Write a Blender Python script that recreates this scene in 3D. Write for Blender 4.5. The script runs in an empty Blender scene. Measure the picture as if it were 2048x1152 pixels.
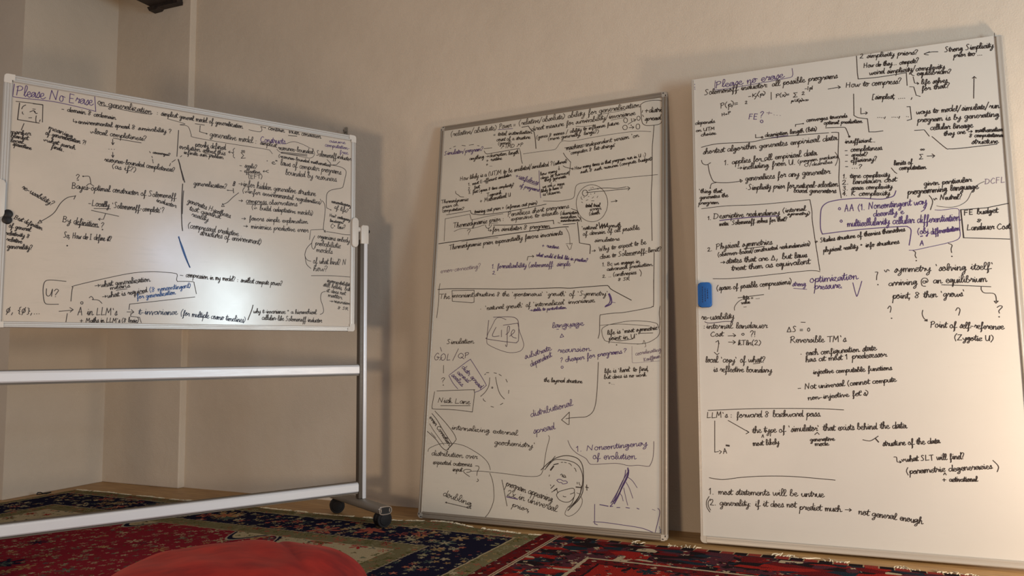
import bpy, bmesh, math, random
from mathutils import Matrix, Vector

# ------------------------------------------------------------------ camera, sky, lights, exposure
SC = bpy.context.scene
COL = SC.collection
def V(*a): return Vector(a)

CAM_H, PITCH, ROLL = 0.81, 0.087066, -0.010204
cd = bpy.data.cameras.new('camera'); cam = bpy.data.objects.new('camera', cd); COL.objects.link(cam)
cd.sensor_width = 36.0; cd.lens = 1534.603 / 2048 * 36.0; cd.clip_start = 0.05
_fw = V(0, math.cos(PITCH), math.sin(PITCH)); _up = V(0, -math.sin(PITCH), math.cos(PITCH)); _rt = V(1, 0, 0)
_r = _rt * math.cos(ROLL) + _up * math.sin(ROLL); _u = _up * math.cos(ROLL) - _rt * math.sin(ROLL)
M = Matrix((_r, _u, -_fw)).transposed().to_4x4(); M.translation = V(0, 0, CAM_H); cam.matrix_world = M
SC.camera = cam

SC.view_settings.view_transform = 'Standard'; SC.view_settings.look = 'None'
SC.view_settings.gamma = 1.0; SC.view_settings.use_curve_mapping = False
SC.view_settings.exposure = 0.0

world = bpy.data.worlds.new('world'); SC.world = world; world.use_nodes = True
bg = world.node_tree.nodes['Background']; bg.inputs[0].default_value = (1.0, 0.93, 0.92, 1); bg.inputs[1].default_value = 0.26

def area(name, loc, target, size, power, color, size_y=None, shape='DISK', spread=180):
    d = bpy.data.lights.new(name, 'AREA'); d.shape = shape; d.size = size
    if size_y: d.size_y = size_y
    d.energy = power; d.color = color; d.spread = math.radians(spread)
    o = bpy.data.objects.new(name, d); COL.objects.link(o)
    dr = (Vector(target) - Vector(loc)).normalized()
    o.matrix_world = Matrix.Translation(loc) @ dr.to_track_quat('-Z', 'Y').to_matrix().to_4x4()
    return o
# warm lamp low beside the right-hand board, warm lamp off to the left, warm room light low behind the camera,
# and daylight from two windows in the unseen right-hand wall
def lamp(name, loc, target, size, rgb, **k):
    e = max(rgb); return area(name, loc, target, size, e, tuple(c / e for c in rgb), **k)
lamp('warm_lamp_light', (2.55, 1.80, 0.42), (1.7, 3.0, 1.2), 0.26, (36, 26, 17))
lamp('side_lamp_light', (-2.3, 1.3, 1.0), (-0.2, 4.0, 0.9), 0.5, (6.5, 5.2, 4.0))
lamp('room_light', (-1.35, -0.6, 0.6), (-0.5, 4.0, 0.8), 0.40, (44, 32, 21))
lamp('window_light', (3.4, 0.10, 1.25), (-2.5, 4.6, 0.5), 0.55, (55, 70, 77), size_y=1.2, shape='RECTANGLE')
lamp('far_window_light', (3.2, -0.50, 2.0), (-1.5, 4.0, 0.7), 0.30, (8, 11, 16), size_y=0.62, shape='RECTANGLE')

# ------------------------------------------------------------------ materials
def mat(name, color=(.8, .8, .8), rough=.6, metal=0.0, spec=.5):
    m = bpy.data.materials.new(name); m.use_nodes = True
    b = m.node_tree.nodes['Principled BSDF']
    b.inputs['Base Color'].default_value = (*color, 1); b.inputs['Roughness'].default_value = rough
    b.inputs['Metallic'].default_value = metal; b.inputs['Specular IOR Level'].default_value = spec
    return m
class NT:
    """small node helper"""
    def __init__(s, m): s.t = m.node_tree; s.b = s.t.nodes['Principled BSDF']
    def n(s, typ, **k):
        x = s.t.nodes.new(typ)
        for a, v in k.items():
            if a == 'ins':
                for i, val in v.items():
                    if hasattr(val, 'is_linked') or isinstance(val, bpy.types.NodeSocket): s.t.links.new(val, x.inputs[i])
                    else: x.inputs[i].default_value = val
            else: setattr(x, a, v)
        return x
    def math(s, op, a, b=0.0, c=0.0):
        return s.n('ShaderNodeMath', operation=op, ins={0: a, 1: b, 2: c}).outputs[0]
    def mix(s, f, a, b):
        x = s.n('ShaderNodeMix', data_type='RGBA')
        for i, v in ((0, f), (6, a), (7, b)):
            if isinstance(v, bpy.types.NodeSocket): s.t.links.new(v, x.inputs[i])
            else: x.inputs[i].default_value = v if i == 0 else (*v, 1)
        return x.outputs[2]
    def ramp(s, f, stops, const=False):
        x = s.n('ShaderNodeValToRGB', ins={0: f}); r = x.color_ramp
        r.interpolation = 'CONSTANT' if const else 'LINEAR'
        while len(r.elements) < len(stops): r.elements.new(1)
        for e, (p, c) in zip(r.elements, stops): e.position = p; e.color = (*c, 1)
        return x.outputs[0]
    def obj(s): return s.n('ShaderNodeTexCoord').outputs['Object']
    def noise(s, vec, scale, detail=3, rough=.5):
        return s.n('ShaderNodeTexNoise', ins={'Vector': vec, 'Scale': scale, 'Detail': detail, 'Roughness': rough}).outputs['Fac']
    def vor(s, vec, scale, metric='EUCLIDEAN', rnd=1.0):
        return s.n('ShaderNodeTexVoronoi', distance=metric, ins={'Vector': vec, 'Scale': scale, 'Randomness': rnd})
    def link(s, a, inp): s.t.links.new(a, s.b.inputs[inp])
    def bump(s, h, strength, dist):
        x = s.n('ShaderNodeBump', ins={'Height': h, 'Strength': strength, 'Distance': dist}); s.link(x.outputs[0], 'Normal')

def plaster(name, c1, c2):
    m = mat(name, c1, .9, spec=.2); t = NT(m); o = t.obj()
    t.link(t.mix(t.ramp(t.noise(o, 1.3, 4), [(.35, (0, 0, 0)), (.7, (1, 1, 1))]), c1, c2), 'Base Color')
    h = t.math('ADD', t.noise(o, 9, 4), t.math('MULTIPLY', t.noise(o, 160, 2), .25))
    t.bump(h, .35, .012); return m
M_WALL = plaster('wall_plaster', (.62, .55, .465), (.56, .495, .415))
M_CEIL = plaster('ceiling_plaster', (.60, .54, .46), (.56, .5, .42))

def wood_floor():
    m = mat('floor_wood', (.30, .17, .075), .5); t = NT(m); o = t.obj()
    mp = t.n('ShaderNodeMapping', ins={'Vector': o, 'Scale': (3, 34, 3), 'Rotation': (0, 0, -0.4385)}).outputs[0]
    g = t.noise(mp, 1.5, 5, .6)
    c = t.ramp(g, [(.25, (.20, .105, .036)), (.5, (.38, .215, .078)), (.75, (.50, .31, .12))])
    t.link(c, 'Base Color'); t.bump(g, .15, .004); return m
M_FLOOR = wood_floor()

def whiteboard(name, base, dirt, amt, rough=.22):
    m = mat(name, base, rough); t = NT(m); o = t.obj()
    n1 = t.noise(o, 2.2, 6, .62)
    mp = t.n('ShaderNodeMapping', ins={'Vector': o, 'Scale': (6, 6, 40)}).outputs[0]
    n2 = t.noise(mp, 1.2, 5, .7)
    f = t.math('MULTIPLY', t.ramp(n1, [(.42, (0, 0, 0)), (.72, (1, 1, 1))]), amt)
    f2 = t.math('MULTIPLY', t.ramp(n2, [(.5, (0, 0, 0)), (.8, (1, 1, 1))]), amt * .7)
    sp = t.noise(o, 70, 2, .5)
    f3 = t.math('MULTIPLY', t.ramp(sp, [(.70, (0, 0, 0)), (.78, (1, 1, 1))]), amt * 1.1)
    f = t.math('MAXIMUM', t.math('MAXIMUM', f, f2), f3)
    t.link(t.mix(f, base, dirt), 'Base Color')
    t.link(t.math('ADD', t.math('MULTIPLY', n1, .15), rough - .05), 'Roughness')
    return m
M_B1 = whiteboard('stand_board_enamel', (.50, .465, .42), (.32, .30, .265), .40, .17)
M_B2 = whiteboard('middle_board_enamel', (.60, .57, .505), (.44, .42, .375), .35, .34)
M_B3 = whiteboard('right_board_enamel', (.565, .545, .505), (.45, .425, .385), .22, .34)

def metal(name, c, rough, met=.6):
    m = mat(name, c, rough, met); t = NT(m); o = t.obj()
    mp = t.n('ShaderNodeMapping', ins={'Vector': o, 'Scale': (4, 60, 60)}).outputs[0]
    n = t.noise(mp, 3, 3); t.link(t.math('ADD', t.math('MULTIPLY', n, .2), rough - .1), 'Roughness'); return m
M_ALU = metal('white_aluminium', (.60, .635, .70), .38, .12)
M_SILVER = metal('silver_frame_aluminium', (.46, .455, .445), .42, .35)
M_ALU2 = metal('grey_aluminium', (.27, .235, .195), .45, .3)
M_ALU3 = metal('pale_aluminium', (.46, .43, .385), .42, .3)
M_DARKMETAL = metal('shaded_groove_metal', (.10, .085, .07), .5, .4)  # aluminium darkened for the shade in post and bar grooves; plain dark elsewhere
M_FOOT = metal('grey_foot_metal', (.20, .18, .155), .5, .2)
M_GREYPL = mat('grey_plastic', (.52, .51, .49), .45)
M_BLACK = mat('black_plastic', (.009, .009, .011), .5, spec=.25)
M_BLACKRUB = mat('black_rubber', (.010, .010, .012), .65, spec=.2)
M_CHROME = mat('chrome', (.8, .8, .8), .2, 1.0)
M_BACK = mat('board_backing', (.33, .27, .2), .8)
M_BEAM = mat('dark_beam_wood', (.018, .012, .010), .6)
_t = NT(M_BEAM); _n = _t.noise(_t.n('ShaderNodeMapping', ins={'Vector': _t.obj(), 'Scale': (20, 2, 20)}).outputs[0], 3, 4)
_t.link(_t.ramp(_n, [(.3, (.010, .007, .006)), (.7, (.035, .022, .017))]), 'Base Color')
M_BLUE = mat('blue_felt', (.008, .10, .36), .75); _t = NT(M_BLUE); _t.bump(_t.noise(_t.obj(), 300, 2), .3, .002)
M_BLUEINK = mat('navy_print', (.005, .03, .12), .7)
M_CLEAR = mat('translucent_plastic', (.55, .50, .42), .3); M_CLEAR.node_tree.nodes['Principled BSDF'].inputs['Transmission Weight'].default_value = .6
INK = {'K': mat('black_ink', (.022, .013, .010), .55), 'P': mat('purple_ink', (.070, .035, .15), .55),
       'Q': mat('dark_purple_ink', (.055, .030, .065), .55), 'U': mat('blue_ink', (.012, .075, .27), .5),
       'B': mat('navy_ink', (.012, .028, .075), .55), 'G': mat('faded_purple_ink', (.20, .155, .21), .6)}
INKNAME = {'P': 'purple marker', 'Q': 'dark purple marker', 'U': 'blue marker', 'B': 'navy blue marker', 'G': 'faded violet marker'}

# ------------------------------------------------------------------ mesh helpers
class MB:
    def __init__(s): s.bm = bmesh.new()
    def box(s, x0, x1, y0, y1, z0, z1, bev=0.0, seg=2, mx=None):
        r = bmesh.ops.create_cube(s.bm, size=1.0)
        vs = r['verts']
        for v in vs: v.co = V(x0 + (v.co.x + .5) * (x1 - x0), y0 + (v.co.y + .5) * (y1 - y0), z0 + (v.co.z + .5) * (z1 - z0))
        if bev:
            es = list({e for v in vs for e in v.link_edges})
            q = bmesh.ops.bevel(s.bm, geom=es, offset=bev, segments=seg, affect='EDGES', profile=.5)
            vs = list({v for f in q['faces'] for v in f.verts} | {v for v in vs if v.is_valid})
        if mx: bmesh.ops.transform(s.bm, matrix=mx, verts=[v for v in vs if v.is_valid])
        return s
    def prism(s, outline, axis, a0, a1, bev=0.0):
        """outline: 2D points in the plane normal to axis ('x','y','z')"""
        def P(p, a): return {'x': V(a, p[0], p[1]), 'y': V(p[0], a, p[1]), 'z': V(p[0], p[1], a)}[axis]
        A = [s.bm.verts.new(P(p, a0)) for p in outline]; B = [s.bm.verts.new(P(p, a1)) for p in outline]
        n = len(A); fs = [s.bm.faces.new(A[::-1]), s.bm.faces.new(B)]
        for i in range(n): fs.append(s.bm.faces.new((A[i], A[(i + 1) % n], B[(i + 1) % n], B[i])))
        if bev:
            es = [e for e in {e for f in fs[:2] for e in f.edges}]
            bmesh.ops.bevel(s.bm, geom=es, offset=bev, segments=2, affect='EDGES', profile=.5)
        return s
    def tube(s, pts, r, n=10, cap=True):
        pts = [Vector(p) for p in pts]; rings = []
        for i, p in enumerate(pts):
            d = (pts[min(i + 1, len(pts) - 1)] - pts[max(i - 1, 0)]).normalized()
            a = d.cross(V(0, 0, 1) if abs(d.z) < .9 else V(1, 0, 0)).normalized(); b = d.cross(a)
            rr = r[i] if isinstance(r, (list, tuple)) else r
            rings.append([s.bm.verts.new(p + a * rr * math.cos(k * 2 * math.pi / n) + b * rr * math.sin(k * 2 * math.pi / n)) for k in range(n)])
        for A, B in zip(rings, rings[1:]):
            for k in range(n): s.bm.faces.new((A[k], A[(k + 1) % n], B[(k + 1) % n], B[k]))
        if cap: s.bm.faces.new(rings[0][::-1]); s.bm.faces.new(rings[-1])
        return s
    def build(s, name, m, parent=None, smooth=False):
        bmesh.ops.recalc_face_normals(s.bm, faces=s.bm.faces)
        me = bpy.data.meshes.new(name); s.bm.to_mesh(me); s.bm.free()
        if smooth:
            for p in me.polygons: p.use_smooth = True
            try: me.set_sharp_from_angle(angle=math.radians(40))
            except Exception: pass
        me.materials.append(m)
        o = bpy.data.objects.new(name, me); COL.objects.link(o)
        if parent: o.parent = parent
        return o
def rrect(w, h, r, n=6, cx=0, cy=0):
    out = []
    for k, (sx, sy) in enumerate(((1, 1), (-1, 1), (-1, -1), (1, -1))):
        for i in range(n + 1):
            a = (k + i / n) * math.pi / 2
            out.append((cx + sx * (w / 2 - r) + r * math.cos(a), cy + sy * (h / 2 - r) + r * math.sin(a)))
    return out
def empty(name, mx, label, cat, group=None):
    o = bpy.data.objects.new(name, None); COL.objects.link(o); o.matrix_world = mx; o.empty_display_size = .1
    return tag(o, label, cat, group)
def tag(o, label, cat, group=None):
    o['label'] = label; o['category'] = cat
    if group: o['group'] = group
    return o
def struct(o): o['kind'] = 'structure'; return o

# ------------------------------------------------------------------ room (s = along the back wall, n = out from it)
AW = -0.438460; DW = 3.94747
DR = V(math.cos(AW), math.sin(AW), 0); NW = V(math.sin(AW), -math.cos(AW), 0)
def W(s_, n_, z=0.0): return V(0, DW, 0) + DR * s_ + NW * n_ + V(0, 0, z)
ROOM = Matrix((DR, -NW, V(0, 0, 1))).transposed().to_4x4(); ROOM.translation = V(0, DW, 0)   # local x = s, y = -n
H = 3.42
def rbox(name, m, s0, s1, n0, n1, z0, z1, bev=0):
    o = MB().box(s0, s1, -n1, -n0, z0, z1, bev).build(name, m); o.matrix_world = ROOM; return struct(o)
rbox('floor', M_FLOOR, -3.6, 4.2, -.3, 6.2, -.08, 0)
rbox('wall_back', M_WALL, -3.6, 4.2, -.3, 0, 0, H)
rbox('trim_1', M_WALL, -3.02, -2.296, -.01, .047, 0, H, .006)          # shallow plastered pier in the corner
wl = MB()
wl.prism([(-3.6, .02), (-3.0, .02), (-2.936, -.729), (-3.6, -.729)], 'z', 0, H, .004)
o = wl.build('wall_left', M_WALL); o.matrix_world = ROOM; struct(o)
rbox('ceiling', M_CEIL, -3.6, 4.2, -.3, 2.6, H, H + .1)
bm_ = empty('ceiling_beam', ROOM @ Matrix.Translation((-2.50, -.047, 3.14)), 'dark wooden ceiling beam at the top of the left corner pier', 'beam')
MB().box(-.129, .129, -1.5, -.001, .030, .28, .006).build('beam_timber', M_BEAM, bm_)
MB().prism([(-.150, .03), (-.129, 0), (-.06, 0), (-.045, .012), (.13, .005), (.13, .03)], 'y', -.05, -.001).build('bearing_plate', M_BEAM, bm_)

# ------------------------------------------------------------------ handwriting
GL = {}
def _g(txt, sm):
    for ln in txt.strip().splitlines():
        c, adv, d = ln.strip().split(' ', 2)
        GL[c] = (float(adv) / 10, [[(float(q.split(',')[0]) / 10, float(q.split(',')[1]) / 10) for q in st.split()] for st in d.split(';')], sm)
_g('''a 9 6,9 3,10 0,6 1,1 4,1 6,5 7,9 7,2 8,0 10,2
b 8 0,2 3,12 4,19 2,20 1,14 1,3 3,0 6,2 6,7 5,9 8,8
c 7 6,8 5,10 2,9 0,5 1,1 4,0 7,2
d 9 6,9 3,10 0,6 1,1 4,1 7,8 8,20 7,4 8,0 10,2
e 7 0,4 4,5 5,8 4,10 1,8 1,2 3,0 5,0 8,3
f 7 1,1 4,11 5,18 4,20 2,16 2,-7 1,-10 3,-7 3,0 4,1 8,2
g 9 6,9 3,10 0,6 1,2 4,2 7,9 6,-6 3,-10 1,-8 5,-2 9,2
h 9 0,2 3,12 4,19 2,20 1,13 1,0 2,6 5,10 6,7 6,2 7,0 10,2
i 5 0,3 2,10 2,3 3,0 6,2;2,15 2.3,15.3
j 5 0,3 3,10 2,-7 0,-10 -1,-7 6,2;3,15 3.3,15.3
k 8 0,2 3,12 4,19 2,20 1,12 1,0 2,5 5,9 5,6 2,5 5,1 9,2
l 5 0,2 4,13 4,19 2,20 1,14 1,3 3,0 6,2
m 12 0,6 1,10 1,0 2,6 4,10 5,7 5,0 6,6 8,10 10,7 10,2 11,0 13,2
n 9 0,6 1,10 1,0 2,6 5,10 6,7 6,2 7,0 10,2
o 8 5,9 2,10 0,5 1,1 4,0 6,4 5,9 4,10 9,8
p 8 0,4 2,10 0,-11 2,6 5,10 7,7 6,2 3,1 9,2
q 9 6,9 3,10 0,6 1,2 4,2 7,9 6,-11 8,-5 10,2
r 7 0,4 2,11 3,8 6,9 5,4 5,1 8,2
s 6 0,2 4,11 5,5 4,1 1,1 3,0 7,2
t 5 0,3 3,17 2,4 3,0 6,2;-1,11 7,12
u 9 0,5 1,10 1,3 3,0 5,2 7,10 7,2 8,0 10,2
v 8 0,8 2,10 3,2 4,0 6,8 8,9
w 11 0,9 1,2 3,0 6,8 6,2 8,0 10,8 12,9
x 8 0,9 3,8 5,1 9,2;7,10 0,0
y 9 0,8 1,4 4,2 7,10 6,-5 3,-10 1,-8 5,-1 9,2
z 8 0,9 5,10 0,1 3,2 6,-1 9,2''', 1)
CURS = set('abcdefghijklmnopqrstuvwxyz')
_g('''B 11 1,0 1,18;0,18 5,19 8,15 6,11 2,10 7,9 9,4 6,0 0,0
C 11 9,16 6,19 2,14 0,7 3,1 6,0 10,3
D 13 1,0 2,18;0,18 7,17 11,11 9,3 4,0 0,0
G 13 9,16 6,19 2,14 0,7 3,0 8,2 9,8 5,8 12,7
O 13 6,18 2,15 0,8 3,1 7,0 11,6 10,14 6,18
P 10 1,0 2,18;0,16 5,19 9,16 7,11 1,9
Q 13 6,18 2,15 0,8 3,2 7,1 11,7 10,14 6,18;6,5 13,-3
R 11 1,0 2,18;0,16 5,19 9,16 7,11 1,9 5,7 11,0
S 10 8,17 5,19 2,16 4,11 7,6 5,1 0,1
U 12 0,18 1,5 4,0 8,4 10,18 10,0
2 9 0,14 3,18 6,16 5,9 0,1 3,1 8,0
3 9 0,16 4,18 6,14 2,10 6,8 6,2 3,0 0,2
& 9 7,14 4,18 1,15 6,5 3,0 0,4 6,11 8,13
? 8 0,14 3,19 7,16 5,10 3,5 3,4;3,0 3.4,.3
( 5 4,20 1,14 0,7 3,-3
) 5 0,20 4,14 4,6 0,-3
{ 6 5,20 2,17 3,12 0,9 3,7 2,1 5,-2
} 6 0,20 3,17 2,12 5,9 2,7 3,1 0,-2
0 9 4,12 1,9 1,3 4,0 7,4 6,10 4,12
∞ 12 6,5 3,9 0,5 3,1 6,5 9,9 12,5 9,1 6,5
° 6 2,14 0,12 2,10 4,12 2,14
~ 10 0,7 2,2 4,2 5,7 7,8 9,4
@ 16 9,7 5,9 3,5 6,2 9,4 10,9 11,4 14,8 11,15 4,16 0,9 2,-4 9,-6
ø 10 4,14 1,10 1,4 4,2 7,6 6,12 4,14;7,18 1,-4
* 6 2,6 4,8 5,6 3,5 2,6''', 1)
_g('''A 12 0,0 5,19 9,0;1,7 8,8
E 10 8,17 1,18 1,0 8,0;1,9 7,9
F 10 1,0 1,18 8,18;1,10 7,10
H 12 1,0 1,17;9,18 9,0;1,9 9,9
I 7 2,0 2,18;0,18 5,18;0,0 5,0
K 11 1,0 1,18;9,17 1,8 9,0
L 10 2,18 1,0 9,1
M 14 0,0 2,18 6,6 11,18 12,0
N 13 0,0 2,18 9,1 11,19
T 10 5,18 5,0;-1,18 10,19
W 15 0,17 4,0 7,12 10,0 14,18
Z 11 0,17 9,18 0,0 10,1
1 6 0,13 3,18 3,0
4 8 5,0 5,18 0,6 8,7
Σ 12 9,18 0,18 6,9 0,0 10,1
Δ 12 0,0 5,17 10,0 0,0
/ 8 7,21 0,-4
. 4 1,0 1.5,.4
, 5 2,2 0,-5
: 5 1,1 1.5,1.4;1,8 1.5,8.4
· 5 1,5 1.6,5.5
• 6 1,5 1.8,5.6
- 8 0,6 6,6
= 10 0,8 7,8;0,3 7,3
+ 11 0,7 9,7;4,12 4,1
[ 6 4,20 0,20 0,-2 4,-2
] 6 0,20 4,20 4,-2 0,-2
| 5 1,20 1,-2
! 5 1,18 1,5;1,0 1.4,.4
' 5 1,18 2,14
→ 14 0,6 11,6;8,10 12,6 8,2
↗ 12 0,0 8,14;3,13 8,14 9,8
↳ 12 0,16 0,5 9,5;6,9 10,5 6,1''', 0)

def smooth(pts, sub):
    if len(pts) < 3: return pts
    out = []
    P = [pts[0]] + list(pts) + [pts[-1]]
    for i in range(1, len(P) - 2):
        p0, p1, p2, p3 = P[i - 1], P[i], P[i + 1], P[i + 2]
        for k in range(sub):
            t = k / sub; t2 = t * t; t3 = t2 * t
            out.append(tuple(.5 * (2 * p1[j] + (p2[j] - p0[j]) * t + (2 * p0[j] - 5 * p1[j] + 4 * p2[j] - p3[j]) * t2 + (3 * p1[j] - p0[j] - 3 * p2[j] + p3[j]) * t3) for j in (0, 1)))
    out.append(pts[-1]); return out
RND = random.Random(7)
def text_strokes(t):
    x = 0.0; run = []; out = []; late = []
    def flush():
        nonlocal run
        if run: out.append(smooth(run, 3)); run = []
    for ch in t:
        if ch == ' ': flush(); x += .75; continue
        adv, st, sm = GL[ch]
        jy = RND.uniform(-.07, .07); sy = RND.uniform(.92, 1.1); sx = RND.uniform(.9, 1.1)
        mv = lambda s_: [(x + px * sx, jy + py * sy) for px, py in s_]
        if ch in CURS:
            m_ = mv(st[0])
            if run: run.pop()
            run += m_
            for e in st[1:]: late.append(mv(e))
        else:
            flush()
            for e in st: late.append(smooth(mv(e), 3) if sm else mv(e))
            x += .15
        x += adv * sx
    flush(); return out + late, max(x - .1, .3)

class Ink:
    PEN = 0.003
    def __init__(s): s.v = []; s.f = []
    def ribbon(s, pts, w):
        P = []
        for p in pts:
            if not P or (p[0] - P[-1][0]) ** 2 + (p[1] - P[-1][1]) ** 2 > 1e-8: P.append(p)
        if len(P) < 2: P = [(P[0][0] - w * .4, P[0][1]), (P[0][0] + w * .4, P[0][1])]
        for i in range(1, len(P) - 1):                     # a sharp turn starts a fresh stroke
            a, b, c = P[i - 1], P[i], P[i + 1]; d1 = (b[0] - a[0], b[1] - a[1]); d2 = (c[0] - b[0], c[1] - b[1])
            if d1[0] * d2[0] + d1[1] * d2[1] < .25 * math.hypot(*d1) * math.hypot(*d2):
                s.ribbon(P[:i + 1], w); s.ribbon(P[i:], w); return
        n = len(P); base = len(s.v); h = w / 2
        for i in range(n):
            a = P[max(i - 1, 0)]; b = P[min(i + 1, n - 1)]
            dx, dz = b[0] - a[0], b[1] - a[1]; l = math.hypot(dx, dz) or 1e-6; dx /= l; dz /= l
            ex = -h * .7 if i == 0 else h * .7 if i == n - 1 else 0
            x, z = P[i][0] + dx * ex, P[i][1] + dz * ex
            s.v += [(x - dz * h, -.0007, z + dx * h), (x + dz * h, -.0007, z - dx * h)]
            if i: j = base + 2 * i; s.f.append((j - 2, j - 1, j + 1, j))
    def dot(s, x, z, r, n=10):
        b = len(s.v); s.v += [(x + r * math.cos(k * 2 * math.pi / n), -.00075, z + r * math.sin(k * 2 * math.pi / n)) for k in range(n)]
        s.f.append(tuple(range(b, b + n)))
    def text(s, t, x0, z0, x1, z1, h, w):
        st, Wd = text_strokes(t); L_ = math.hypot(x1 - x0, z1 - z0); ux, uz = (x1 - x0) / L_, (z1 - z0) / L_; k = L_ / Wd
        sl = .07
        wander = [RND.uniform(-.06, .06) for _ in range(3)]
        for q in st:
            pts = []
            for px, py in q:
                py += wander[0] * math.sin(px * .35 + wander[1] * 60)
                X = px * k + py * h * sl; Y = py * h
                pts.append((x0 + ux * X - uz * Y, z0 + uz * X + ux * Y))
            s.ribbon(pts, w)
    def build(s, name, m, parent):
        me = bpy.data.meshes.new(name); me.from_pydata(s.v, [], s.f); me.materials.append(m)
        o = bpy.data.objects.new(name, me); COL.objects.link(o); o.parent = parent; return o
def write_on(parent, data, pen):
    """data lines: '#name|colour' starts a note; T|text|x0 z0 x1 z1 h w ; S|smooth w|x z x z ... ; D|x z r   (millimetres on the board)"""
    ink = None; head = None
    def done():
        if ink:
            o = ink.build(head[0], INK[head[1]], parent)
            if head[1] in INKNAME: o['label'] = ('writing' if head[0] == 'handwritten_note' else 'drawing') + ' in ' + INKNAME[head[1]]
    for ln in data.strip().splitlines():
        if ln[0] == '#': done(); head = ln[1:].split('~~'); ink = Ink(); continue
        k, a, b = ln.split('~~')
        nums = [float(q) for q in b.split()]
        if k == 'T': ink.text(a, *[q / 1000 for q in nums[:5]], pen * nums[5])
        elif k == 'D': ink.dot(nums[0] / 1000, nums[1] / 1000, pen * .9 * float(a))
        else:
            sm, w = a.split(); pts = [(nums[i] / 1000, nums[i + 1] / 1000) for i in range(0, len(nums), 2)]
            ink.ribbon(smooth(pts, 5) if sm == '1' else pts, pen * float(w))
    done()

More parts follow.
